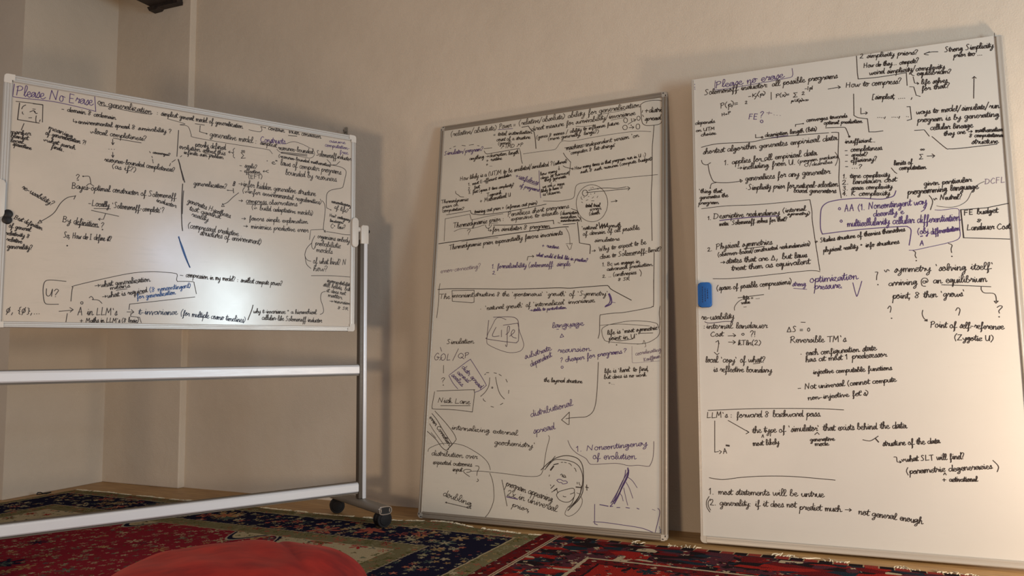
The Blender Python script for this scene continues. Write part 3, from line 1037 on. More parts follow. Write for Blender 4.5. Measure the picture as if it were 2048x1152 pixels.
S~~1 1~~-488 708 -433 746 -377 783 -366 778 -324 724 -280 664 -281 652 -312 631 -338 622
S~~1 1~~-492 705 -465 666 -436 638
#handwritten_note~~P
T~~distr spread~~-420 743 -309 639 12.5 1
T~~across~~-445 717 -382 670 12.5 1
T~~scales~~-477 704 -415 651 11.5 1
#drawn_figure~~K
S~~1 1~~-259 694 -262 655 -280 624 -305 602
S~~1 1~~-227 697 -215 652 -199 616 -174 591
S~~1 1~~-240 644 -240 643 -241 642 -243 642 -244 642 -245 643 -246 644 -246 645 -246 647 -245 648 -244 649 -243 649 -242 649 -240 648 -240 647 -239 645 -240 644
S~~0 1~~-289 709 -281 713
S~~0 1~~-279 719 -265 719
S~~0 1~~-237 718 -223 716
S~~0 1~~-209 711 -196 704
S~~0 1~~-170 687 -162 673
S~~1 1~~-290 591 -286 583 -277 578
#drawn_figure~~K
S~~0 1~~-152 634 -153 618
#drawn_figure~~K
S~~0 1~~-246 554 -231 551
#drawn_figure~~K
S~~0 1~~-195 563 -181 571
#handwritten_note~~K
T~~Nick Lane~~-546 568 -365 564 13.5 1
#drawn_box~~K
S~~1 1~~-570 622 -580 553 -578 541 -568 535 -457 534 -347 525
S~~0 1~~-347 525 -339 617
S~~1 1~~-339 617 -344 631 -358 634 -557 626
S~~0 1~~-530 553 -361 556
#handwritten_note~~K
T~~error Correction~~-593 491 -470 357 10.8 1.1
#drawn_box~~K
S~~1 1.1~~-578 512 -546 480 -506 428 -459 373 -455 363 -468 348 -474 336
S~~1 1~~-562 525 -497 469 -451 423 -433 396 -434 383 -466 348
S~~1 0.8~~-589 461 -561 426 -498 359
S~~1 1.1~~-602 424 -547 385 -512 349 -485 334 -471 345
S~~0 0.8~~-577 417 -548 392
#handwritten_note~~K
T~~internalizing external~~-459 437 -99 420 12.0 1
#handwritten_note~~K
T~~geochemistry'~~-217 374 -1 364 12.2 1
#drawn_circle~~K
S~~1 0.8~~-589 323 -581 340 -531 361 -484 368 -433 368 -375 357 -303 325 -263 299 -243 276 -234 252
#drawn_circle~~K
S~~1 0.9~~-236 237 -219 199 -210 149 -211 105 -234 51 -273 10
#handwritten_note~~K
T~~distribution over~~-566 306 -310 300 13.1 1
#handwritten_note~~K
T~~expected outcomes~~-556 263 -338 263 11.3 1
T~~input~~-441 235 -390 236 10.5 1
#handwritten_note~~K
S~~1 1~~-316 267 -300 266 -296 256 -304 240 -306 222
#handwritten_note~~K
S~~1 1~~-302 206 -296 199 -305 192
#drawn_arrow~~K
S~~1 1~~-346 215 -371 228 -381 239 -369 247 -344 247 -339 241 -351 235 -363 233
S~~1 0.8~~-339 240 -281 243 -162 239 -62 233 4 235 29 244 38 259 44 282 54 355 68 411 63 425
#handwritten_note~~P
T~~distributional~~-29 508 179 566 15.3 1
#handwritten_note~~P
T~~spread~~-13 430 93 455 15.2 1
#handwritten_note~~P
T~~1. Noncontingency~~204 357 536 398 13.3 1
T~~of evolution~~285 328 483 336 14.2 1
#drawn_box~~Q
S~~1 0.8~~161 406 177 375 206 350 250 329 268 308 290 304 394 314 453 307 497 311 540 308 551 316 562 344 566 388 566 417
#drawn_figure~~K
S~~1 1.3~~31 266 72 304 112 327 156 337 200 331 225 314 238 284 241 233 240 206 238 178 220 144 193 117 169 93
S~~1 1.1~~49 268 88 310 122 318 176 313 210 299 229 275 238 239 231 184 211 140 175 107
S~~1 1~~100 332 69 295 57 280
S~~1 1~~232 206 223 163 187 116
S~~0 2.5~~93 286 79 268
S~~0 1.6~~116 299 94 293
S~~0 1~~130 305 138 306
S~~0 1~~146 306 156 305
S~~0 1~~74 246 72 239
S~~1 1~~167 303 176 300 182 293
S~~1 1~~195 283 201 279 205 268
S~~1 1~~129 248 133 253 138 250 137 243 148 239 154 242 148 249 140 246 146 241 156 239
S~~0 1~~87 169 111 185 118 167
S~~0 1.3~~99 201 83 185
S~~0 1~~80 202 82 197
S~~0 1.8~~98 176 113 187
S~~1 1~~117 168 132 177 191 193 199 173 198 156 180 135 156 129 127 137 112 156 118 170
S~~0 1~~144 155 150 152 158 153
S~~0 1~~179 166 198 174
S~~1 1~~198 156 187 125 169 108
S~~1 0.7~~169 109 155 80 167 69 188 73 215 93 233 120 238 142 232 158
S~~0 1.8~~206 199 232 199
S~~0 1.3~~252 202 266 200
S~~0 1.3~~257 212 259 188
S~~0 1~~211 221 212 213
S~~1 1~~220 221 221 215 226 208
S~~0 0.7~~210 174 229 169
#drawn_circle~~P
S~~1 1~~111 224 118 228 131 228 144 222 153 224 163 219 160 213 141 209 135 215 122 215 111 224
#drawn_figure~~P
S~~1 2.2~~449 296 449 268 425 218 408 176 388 139
S~~1 1.3~~439 287 433 254 405 195 373 140
S~~1 1.6~~453 288 449 260 422 207 396 161 382 147
S~~1 1.3~~370 127 385 147 419 226 448 277
S~~1 0.8~~449 257 471 242 492 214
S~~1 0.8~~442 234 457 209 473 168
S~~1 0.8~~431 210 440 172 450 136
S~~1 0.8~~411 187 423 174 429 153
#drawn_box~~P
S~~0 1.4~~321 130 360 126
S~~0 1.2~~369 125 381 127
S~~0 0.6~~560 127 573 124
S~~1 1~~297 130 298 53 301 46 311 42
S~~1 1~~291 53 339 55 427 51 513 45 566 31 576 30
S~~1 1~~573 30 591 103 592 124 585 133
#drawn_box~~P
S~~0 1.2~~400 123 414 124
#drawn_box~~P
S~~0 1.2~~442 126 458 125
#drawn_box~~P
S~~0 1.2~~492 127 501 124
#drawn_figure~~U
S~~1 0.8~~591 58 595 46 601 46 593 40 601 36 594 33 600 29
#handwritten_note~~K
T~~program appearing~~-149 184 89 124 15.8 1
T~~2x in universal~~-140 138 112 84 15.7 1
T~~prior,~~-112 91 -18 70 11.7 1
#drawn_line~~P
S~~0 1.8~~-142 133 -85 126
#drawn_line~~K
S~~0 1~~-170 209 -159 170 -138 91
#handwritten_note~~K
T~~doubling~~-488 116 -330 77 15.2 1
#drawn_arrow~~K
S~~0 1~~-466 87 -473 84 -466 81
S~~0 1~~-473 84 -331 66
S~~0 1~~-335 79 -330 64
'''
DATA3 = '''
#handwritten_note~~P
T~~Please no erase~~-507 2009 -215 2013 16.7 1
#drawn_box~~P
S~~1 0.8~~-508 2046 -510 2014 -497 2000 -315 2004 -193 2010 -177 2018 -175 2029 -177 2051
#drawn_figure~~P
S~~1 1~~-612 2044 -601 2042 -610 2036 -601 2028 -608 2025 -600 2018
#handwritten_note~~K
T~~Solomonoff inductor: all possible programs~~-558 1984 2 1978 13.3 1
#handwritten_note~~K
T~~P(p)=~~-488 1909 -406 1916 12.9 1
#handwritten_note~~K
T~~2~~-380 1916 -370 1916 7.7 1
T~~-K(p)~~-365 1943 -292 1946 8.3 1
S~~0 1~~-317 1967 -339 1932
#handwritten_note~~K
S~~0 1~~-268 1954 -269 1920
#handwritten_note~~K
T~~P(x)=~~-249 1926 -190 1928 8.8 1
T~~Σ~~-177 1917 -157 1916 11.2 1
T~~2~~-141 1923 -129 1923 6.8 1
T~~-|p|~~-128 1944 -93 1943 7.4 1
T~~p:U(p)=x*~~-186 1897 -115 1892 6.2 1
#handwritten_note~~K
T~~H=P~~-483 1873 -443 1877 7.1 1
#handwritten_note~~P
T~~FE~~-368 1842 -329 1837 13.9 1
T~~?~~-320 1844 -305 1842 15.7 1
S~~1 1~~-307 1822 -308 1820 -310 1819 -312 1819 -314 1819 -316 1821 -317 1823 -318 1826 -317 1828 -316 1830 -314 1831 -312 1831 -310 1830 -308 1829 -307 1826 -307 1824 -307 1822
#handwritten_note~~G
T~~+...~~-292 1854 -226 1840 11.3 0.8
#handwritten_note~~K
T~~depends~~-602 1847 -517 1846 9.1 1
#handwritten_note~~K
T~~on UTM~~-599 1812 -516 1812 8.1 1
T~~choice~~-577 1789 -513 1790 8.4 1
#handwritten_note~~K
T~~converges towards~~-127 1798 33 1797 9.1 1
T~~optimal prediction~~-58 1777 90 1765 8.7 1
#drawn_arrow~~K
S~~0 1~~-35 1934 13 1936
S~~0 1~~5 1943 14 1935 6 1930
#drawn_arrow~~K
S~~0 1~~-173 1783 -172 1792 -141 1792
D~~1.2~~-141 1792
#drawn_arrow~~K
S~~0 1~~-340 1768 -340 1753 -313 1752
S~~1 1~~-309 1749 -310 1748 -311 1748 -313 1747 -314 1748 -315 1749 -316 1750 -316 1752 -316 1753 -315 1754 -314 1755 -313 1755 -311 1755 -310 1754 -309 1752 -309 1751 -309 1749
#handwritten_note~~K
T~~description length (bits)~~-300 1751 -87 1753 9.9 1
#drawn_line~~P
S~~0 1~~-274 1745 -205 1747
#drawn_arrow~~K
S~~1 1~~-52 1761 15 1755 26 1750 32 1734 39 1710
D~~1.8~~39 1711
#drawn_box~~K
S~~1 1~~-577 1737 -503 1745 -362 1736 -288 1743 -185 1743 -41 1738
S~~1 1~~-30 1738 -6 1735 -2 1724 -8 1636 -4 1607 -10 1520 -4 1447
#handwritten_note~~K
T~~shortest algorithm generates empirical data~~-570 1704 -10 1702 13.0 1
#handwritten_note~~K
T~~1. applies for all empirical data~~-478 1643 -93 1645 13.0 1
T~~→including from U.~~-421 1614 -178 1612 12.3 1
#drawn_line~~K
S~~0 1~~-318 1641 -300 1643
#handwritten_note~~K
T~~(program produces~~-169 1617 -12 1623 8.4 0.8
T~~O/describes~~-143 1599 -34 1602 7.8 0.8
S~~1 0.8~~-19 1649 -10 1629 -13 1608 -21 1590
#handwritten_note~~K
T~~generalizes for any generator~~-389 1561 -44 1558 13.7 1
#handwritten_note~~K
T~~·Simplicity prior for natural-selection~~-388 1519 -16 1498 12.7 1
T~~based generators~~-191 1488 -25 1471 11.3 1
#drawn_arrow~~K
S~~1 1~~-578 1676 -573 1660 -556 1652 -538 1660
S~~1 1~~-549 1651 -544 1616 -532 1580 -518 1567 -471 1560 -428 1560 -410 1562
S~~0 1~~-412 1570 -402 1562 -410 1556 -412 1570
S~~1 1~~-516 1565 -536 1561 -542 1542
D~~1.2~~-542 1542
#handwritten_note~~K
T~~'thing that~~-594 1524 -494 1516 9.4 1
T~~generates the~~-589 1494 -467 1495 9.4 1
T~~program~~-595 1470 -509 1466 8.8 1
#drawn_box~~K
S~~1 0.9~~-582 1450 -473 1454 -333 1448 -127 1451
S~~1 0.9~~-127 1451 -121 1399 -120 1344 -100 1143
S~~1 0.9~~-539 1129 -432 1127 -174 1143 -121 1143 -100 1138
#handwritten_note~~K
T~~1.~~-556 1396 -540 1396 9.3 1
T~~Descriptive redundancy~~-531 1400 -252 1396 12.9 1
T~~(internal~~-238 1403 -147 1405 10.2 1
T~~symmetry)~~-220 1390 -130 1385 7.8 1
#drawn_line~~P
S~~1 1.4~~-504 1390 -376 1394 -257 1391
#handwritten_note~~K
T~~meta: Solomonoff solves for that?~~-506 1366 -221 1366 10.3 1
#handwritten_note~~K
T~~2.~~-559 1253 -538 1255 9.2 1
T~~Physical symmetries~~-523 1260 -288 1268 13.3 1
T~~(observer-based/constructed redundancies)~~-515 1226 -133 1252 10.2 1
#drawn_line~~K
S~~0 1~~-404 1255 -318 1260
#handwritten_note~~K
T~~→states that are Δ, but laws~~-505 1193 -150 1202 12.6 1.1
T~~treat them as equivalent~~-458 1161 -140 1173 12.5 1.1
#handwritten_note~~K
T~~~ Studies structure of theories themselves~~-114 1261 226 1288 10.4 1
T~~physical reality ° info structures~~-83 1220 202 1238 10.3 1
#handwritten_note~~K
T~~2 simplicity priors?~~96 2052 315 2033 10.9 1
T~~How do they... compete?~~108 2007 316 1997 10.8 1
T~~weird simplicity/complexity~~129 1972 408 1956 11.3 1
T~~equilibrium?~~306 1942 430 1932 10.6 1
#handwritten_note~~K
T~~life solves~~320 1901 412 1895 11.1 1
T~~for that?~~320 1873 422 1872 11.1 1
#drawn_box~~K
S~~0 1~~83 2065 83 1988 85 1961
S~~1 1~~85 1961 162 1957 268 1960
S~~0 1~~268 1960 268 1904
#drawn_arrow~~K
S~~1 1~~286 1953 289 1946 296 1943
S~~0 1~~292 1938 296 1910 310 1906
S~~0 1~~305 1912 311 1906 306 1903
S~~0 1~~277 1897 292 1894 299 1856 313 1850
#drawn_arrow~~K
S~~1 1~~388 2032 364 2035 340 2032 341 2028 353 2024
S~~0 1~~358 2037 340 2032
#handwritten_note~~K
T~~Strong Simplicity~~412 2026 583 2016 12.2 1
T~~prior too ...~~443 1998 545 1991 10.4 1
#handwritten_note~~K
T~~How to compress?~~35 1931 247 1916 12.6 1
#handwritten_note~~K
T~~[simplest, ....  ,~~135 1863 287 1846 11.3 1
#drawn_line~~K
S~~0 1~~64 1897 61 1802
S~~1 1~~61 1802 77 1790 112 1780
S~~0 1~~112 1780 115 1722 140 1719 168 1720
#drawn_arrow~~K
S~~0 1~~89 1831 88 1805 111 1806
S~~0 1~~107 1812 113 1806 106 1800
#handwritten_note~~K
T~~....,  ....,  ..~~150 1780 269 1768 11.8 1
S~~0 1~~262 1812 274 1811 276 1756 260 1753
#drawn_arrow~~K
S~~0 1~~502 1814 509 1904
S~~0 1~~503 1899 510 1905 516 1897
#handwritten_note~~K
T~~ways to model/simulate/run~~295 1775 586 1762 12.0 1
T~~program is by generating~~297 1739 583 1727 12.0 1
T~~cellular lineage~~342 1701 490 1693 12.0 1
T~~they are →~~389 1671 491 1670 10.2 1
T~~mathematical~~499 1672 595 1664 9.5 1
T~~& computational~~477 1654 594 1641 8.4 1
T~~structure~~483 1626 572 1617 10.6 1
#drawn_line~~K
S~~0 1~~285 1707 320 1705 336 1676
S~~1 1~~346 1673 391 1620 405 1614 446 1612 569 1614
#handwritten_note~~K
T~~insufficient...~~21 1684 138 1675 10.1 1
T~~- completeness.~~19 1645 165 1639 10.6 1
T~~- speed?~~20 1625 106 1619 8.9 1
T~~- efficiency?~~18 1598 139 1594 10.0 1
T~~- ...?~~17 1575 81 1567 10.0 1
#handwritten_note~~K
T~~1. time complexity~~6 1531 183 1521 10.5 1
T~~2. landauer cost~~3 1505 205 1498 11.1 1
T~~3. space complexity~~4 1480 190 1471 9.9 1
T~~4. K complexity~~1 1457 179 1442 11.1 1
#handwritten_note~~K
T~~Σ~~295 1583 311 1582 11.5 1
#handwritten_note~~K
T~~∞~~301 1619 316 1618 6.9 1
#drawn_arrow~~K
S~~0 1~~324 1593 351 1591
S~~0 1~~342 1600 351 1591 343 1584
#handwritten_note~~K
T~~limits of~~201 1567 268 1565 10.4 1
T~~computation~~220 1546 316 1539 9.8 1
#drawn_line~~K
S~~0 1~~191 1557 203 1538 210 1532
#drawn_line~~K
S~~1 1~~322 1428 331 1412 332 1396 323 1369
#handwritten_note~~K
T~~given particular~~306 1469 472 1471 11.2 1
T~~programming language~~245 1438 493 1441 12.9 1.1
T~~~ Neutral?~~336 1407 436 1403 10.6 1
#handwritten_note~~G
T~~DCFL~~518 1457 586 1456 11.6 0.8
#drawn_arrow~~K
S~~1 0.6~~517 1467 494 1456 472 1431 453 1396 426 1378 396 1373 362 1378 346 1383
#drawn_box~~P
S~~1 1.2~~-84 1298 -90 1324 -88 1378 -81 1413 -57 1433 -15 1440 10 1441 67 1440 142 1429 173 1432 194 1439 203 1459
S~~1 1.2~~-84 1298 4 1304 98 1308 221 1308 239 1304 249 1292 246 1264 239 1229
#handwritten_note~~P
S~~1 1~~-9 1400 -10 1398 -12 1397 -13 1397 -15 1398 -16 1399 -17 1400 -17 1402 -16 1404 -15 1406 -14 1407 -13 1407 -11 1406 -10 1405 -9 1404 -9 1402 -9 1400
#handwritten_note~~P
S~~1 1~~-5 1346 -6 1344 -8 1343 -9 1343 -11 1344 -12 1345 -12 1346 -13 1348 -12 1350 -11 1352 -10 1353 -9 1353 -7 1353 -6 1351 -5 1350 -5 1348 -5 1346
#handwritten_note~~P
T~~AA (1. Noncontingent way~~7 1387 311 1394 14.7 1
T~~decently e~~115 1357 225 1361 12.6 1
T~~multicellularity cellular differentiation~~13 1323 423 1315 15.3 1
S~~1 1~~311 1393 303 1373 290 1364
#handwritten_note~~P
T~~(obj~~272 1272 310 1272 12.3 1
T~~differentiation~~320 1267 419 1277 11.6 1
D~~1~~283 1262
D~~1~~288 1263
#handwritten_note~~P
T~~A~~278 1225 294 1225 10.6 1
#drawn_box~~P
S~~1 0.8~~339 1367 361 1364 418 1365 422 1336 421 1286 417 1246 379 1230 305 1216 261 1208 238 1208
#handwritten_note~~K
S~~1 1~~252 1206 260 1198 258 1185 262 1175
D~~1~~261 1164
#handwritten_note~~K
S~~1 1~~378 1227 390 1219 386 1204 387 1189
#handwritten_note~~K
D~~1~~387 1174
#drawn_box~~K
S~~0 1~~593 1372 516 1360 476 1360 429 1360
S~~0 1.5~~429 1359 432 1246
S~~0 1~~432 1246 508 1238 586 1230
#handwritten_note~~K
T~~FE budget~~439 1337 552 1338 11.0 1.1
#handwritten_note~~K
T~~&~~482 1305 497 1304 6.6 1
T~~Landauer Cost~~445 1276 588 1270 12.5 1
#handwritten_note~~K
S~~1 1~~110 1125 119 1124 115 1111 113 1093
#handwritten_note~~K
D~~1~~117 1073
#handwritten_note~~K
T~~~ symmetry 'solving itself'~~143 1121 527 1115 14.3 1
#handwritten_note~~K
T~~arriving @ an equilibrium~~157 1067 497 1068 13.7 1
#drawn_line~~K
S~~1 1~~345 1062 426 1055 511 1047
#drawn_arrow~~K
S~~1 1~~479 1047 479 1036 488 1024 516 1021 525 1011 526 989
S~~0 1~~519 990 532 990 524 982 519 990
#handwritten_note~~K
T~~point, & then 'grows'~~168 1013 423 1013 13.7 1
#handwritten_note~~K
S~~1 1~~148 974 156 984 160 975 156 958
#handwritten_note~~K
D~~1~~160 934
#handwritten_note~~K
S~~1 1~~387 958 395 969 402 960 396 939
#handwritten_note~~K
S~~1 1~~527 966 537 972 544 967 532 953 533 943
D~~1~~531 929
#drawn_arrow~~K
S~~1 1~~273 963 270 948 275 931 283 923
S~~0 1~~277 921 286 926 286 919 277 921
#handwritten_note~~K
T~~Point of self-reference~~296 894 542 881 12.8 1
#handwritten_note~~K
T~~(Zygotic U)~~376 843 506 836 12.1 1
#drawn_arrow~~P
S~~1 1~~24 1085 33 1038 39 1032 58 1090
#handwritten_note~~K
T~~(space of possible compressions)~~-524 1076 -214 1091 11.9 1
#handwritten_note~~P
T~~strong~~-211 1081 -158 1079 11.1 0.8
S~~0 0.8~~-206 1072 -155 1065
#handwritten_note~~P
T~~optimization~~-140 1092 42 1100 15.6 1
T~~pressure.~~-125 1063 -14 1065 13.8 1
#drawn_line~~K
S~~0 1~~-435 1040 -328 1050
S~~1 0.8~~-451 986 -450 1002 -435 1022 -418 1032
#handwritten_note~~K
T~~life = ...~~-414 1031 -344 1034 8.3 1
T~~value~~-422 1012 -387 1014 7.1 1
T~~...~~-412 999 -400 999 5.9 1
#handwritten_note~~K
T~~re-usability~~-593 948 -455 949 13.8 1
#drawn_line~~Q
S~~1 1~~-579 939 -557 933 -493 938 -462 937
#handwritten_note~~K
T~~:internal landauer~~-585 909 -320 905 13.0 1
T~~Cost~~-555 874 -504 874 11.3 1
T~~0~~-425 876 -410 876 7.1 1
T~~?!~~-389 870 -363 870 12.9 1
#handwritten_note~~K
T~~kTln(2)~~-440 834 -346 833 10.5 1
#drawn_arrow~~K
S~~0 1~~-481 875 -450 876
S~~0 1~~-460 885 -449 876 -457 871
#drawn_arrow~~K
S~~0 1~~-480 848 -452 847
S~~0 1~~-461 855 -451 847 -461 840
#drawn_arrow~~K
S~~0 1~~-534 849 -523 856 -520 841
S~~1 1~~-523 856 -522 837 -528 807
S~~0 1~~-541 805 -530 794 -521 800
#handwritten_note~~K
T~~local 'copy' of what?~~-579 761 -330 760 13.2 1
#handwritten_note~~K
T~~is reflective boundary~~-546 720 -306 717 13.1 1
#drawn_line~~K
S~~0 1~~-379 754 -352 757
#handwritten_note~~K
T~~ΔS = 0~~-239 887 -146 888 12.0 1
#handwritten_note~~K
S~~0 1~~-182 927 -166 926
#handwritten_note~~K
T~~Reversible TM's~~-228 841 -14 843 13.0 1
#handwritten_note~~K
T~~• each configuration state~~-189 787 97 805 12.1 1
T~~has at most 1 predecessor~~-170 760 133 780 12.0 1
#handwritten_note~~K
T~~injective computable functions~~-143 710 149 727 10.3 1
T~~- Not universal (cannot compute~~-204 645 162 680 11.3 1
T~~non-injective fct's)~~-167 604 61 627 10.6 1
#drawn_line~~K
S~~1 1~~-573 554 -373 565 -144 569 -34 566
#handwritten_note~~K
T~~LLM's : forward & backward pass.~~-579 522 -117 539 12.7 1
#drawn_arrow~~K
S~~0 1~~-490 513 -406 466
S~~0 1~~-416 473 -406 466 -418 459
#drawn_arrow~~K
S~~0 1~~-546 510 -548 427 -549 378 -533 381
S~~0 1~~-530 386 -521 381 -529 372
#handwritten_note~~K
T~~A~~-513 372 -494 375 10.2 1
#handwritten_note~~K
S~~0 2.5~~-500 408 -489 407
#handwritten_note~~K
T~~the type of 'simulator' that exists behind the data~~-391 463 190 499 13.2 1
#handwritten_note~~K
S~~0 1~~-355 446 -350 458 -347 446
T~~most likely~~-391 410 -287 421 11.2 1
#handwritten_note~~K
S~~0 1~~-147 464 -137 473 -130 465
T~~generative~~-165 436 -74 443 8.7 1
T~~mode~~-148 418 -97 422 9.3 1
#drawn_arrow~~K
S~~1 1~~32 449 46 446 62 447 88 465
S~~0 1.5~~77 456 88 442
#handwritten_note~~K
T~~structure of the data~~103 426 302 445 11.4 1
#drawn_arrow~~K
S~~1 1~~140 386 149 385 151 368 164 368
S~~0 1~~159 372 165 368 160 364
#handwritten_note~~K
T~~~what SLT will find?~~167 369 383 389 11.8 1
T~~(parametric degeneracies~~182 322 469 357 11.6 1
S~~1 1~~475 387 491 366 486 346
S~~0 1~~308 326 313 334 317 326
T~~+ activational~~304 300 419 307 9.9 1
#drawn_line~~K
S~~1 1~~-574 270 -544 266 -510 266 -442 278 -348 288 -234 292 -78 286
#handwritten_note~~K
T~~1. most statements will be untrue~~-577 202 -124 217 13.2 1
T~~2. generality: if it does not~~-573 156 -231 169 12.7 1
S~~1 1~~-577 192 -588 171 -587 147 -575 128
S~~1 1~~-572 182 -581 168 -580 151 -572 136
T~~predict much →~~-217 161 -19 165 12.8 1
#handwritten_note~~K
T~~not general enough~~2 159 225 138 12.9 1
'''
# ------------------------------------------------------------------ boards
def frame_matrix(x, y, ang, lean):
    u = V(math.cos(ang), math.sin(ang), 0); nn = V(-u.y, u.x, 0)
    v = V(0, 0, 1) * math.cos(lean) + nn * math.sin(lean); yy = v.cross(u)
    m = Matrix((u, yy, v)).transposed().to_4x4(); m.translation = V(x, y, 0); return m
def rail(name, m, parent, x0, x1, z0, z1, lip=.006, th=.022, groove=.45):
    """aluminium edge profile: raised outer and inner lips with a shallow groove between"""
    horiz = (x1 - x0) > (z1 - z0); b = MB()
    a0, a1 = (z0, z1) if horiz else (x0, x1); w = a1 - a0
    prof = [(th, a0), (th, a1), (-lip * .4, a1), (-lip, a1 - w * .12), (-lip, a1 - w * .3), (-lip * groove, a1 - w * .38), (-lip * groove, a0 + w * .38), (-lip, a0 + w * .3), (-lip, a0 + w * .12), (-lip * .4, a0)]
    if horiz: b.prism(prof, 'x', x0, x1)
    else: b.prism([(q[1], q[0]) for q in prof], 'z', z0, z1)
    return b.build(name, m, parent)

# --- wheeled stand with the landscape board at the left
B1 = frame_matrix(-1.38770, 3.38135, 0.651919, 0)
bw, bh, bz = 1.5008, 0.9962, 0.9352
r1 = empty('mobile_whiteboard', B1, 'wheeled whiteboard stand with a wide covered board, standing at the left', 'whiteboard')
fw = .030
surf = MB().box(-bw / 2 + .006, bw / 2 - .006, 0, .012, bz + .006, bz + bh - .006).build('writing_surface', M_B1, r1)
rail('frame_rail', M_SILVER, r1, -bw / 2 + .03, bw / 2 - .03, bz + bh - fw, bz + bh)
rail('frame_rail', M_SILVER, r1, -bw / 2 + .03, bw / 2 - .03, bz, bz + fw * .8)
rail('frame_rail', M_SILVER, r1, -bw / 2, -bw / 2 + fw, bz + .03, bz + bh - .03)
rail('frame_rail', M_SILVER, r1, bw / 2 - fw * .8, bw / 2, bz + .03, bz + bh - .03)
for sx in (-1, 1):
    for zc, sz in ((bz, 1), (bz + bh, -1)):
        pts = [(sx * bw / 2, zc + sz * .036)] + [(sx * (bw / 2 - .012 + .012 * math.cos(a)), zc + sz * (.012 - .012 * math.sin(a))) for a in [k * math.pi / 12 for k in range(7)]] + [(sx * (bw / 2 - .036), zc), (sx * (bw / 2 - .036), zc + sz * .023), (sx * (bw / 2 - .026), zc + sz * .023), (sx * (bw / 2 - .026), zc + sz * .036)]
        MB().prism(pts, 'y', -.0075, .024).build('corner_cap', M_GREYPL, r1)
PX = bw / 2 + .044                        # post line outside the board edge
zc = bz + bh * .5
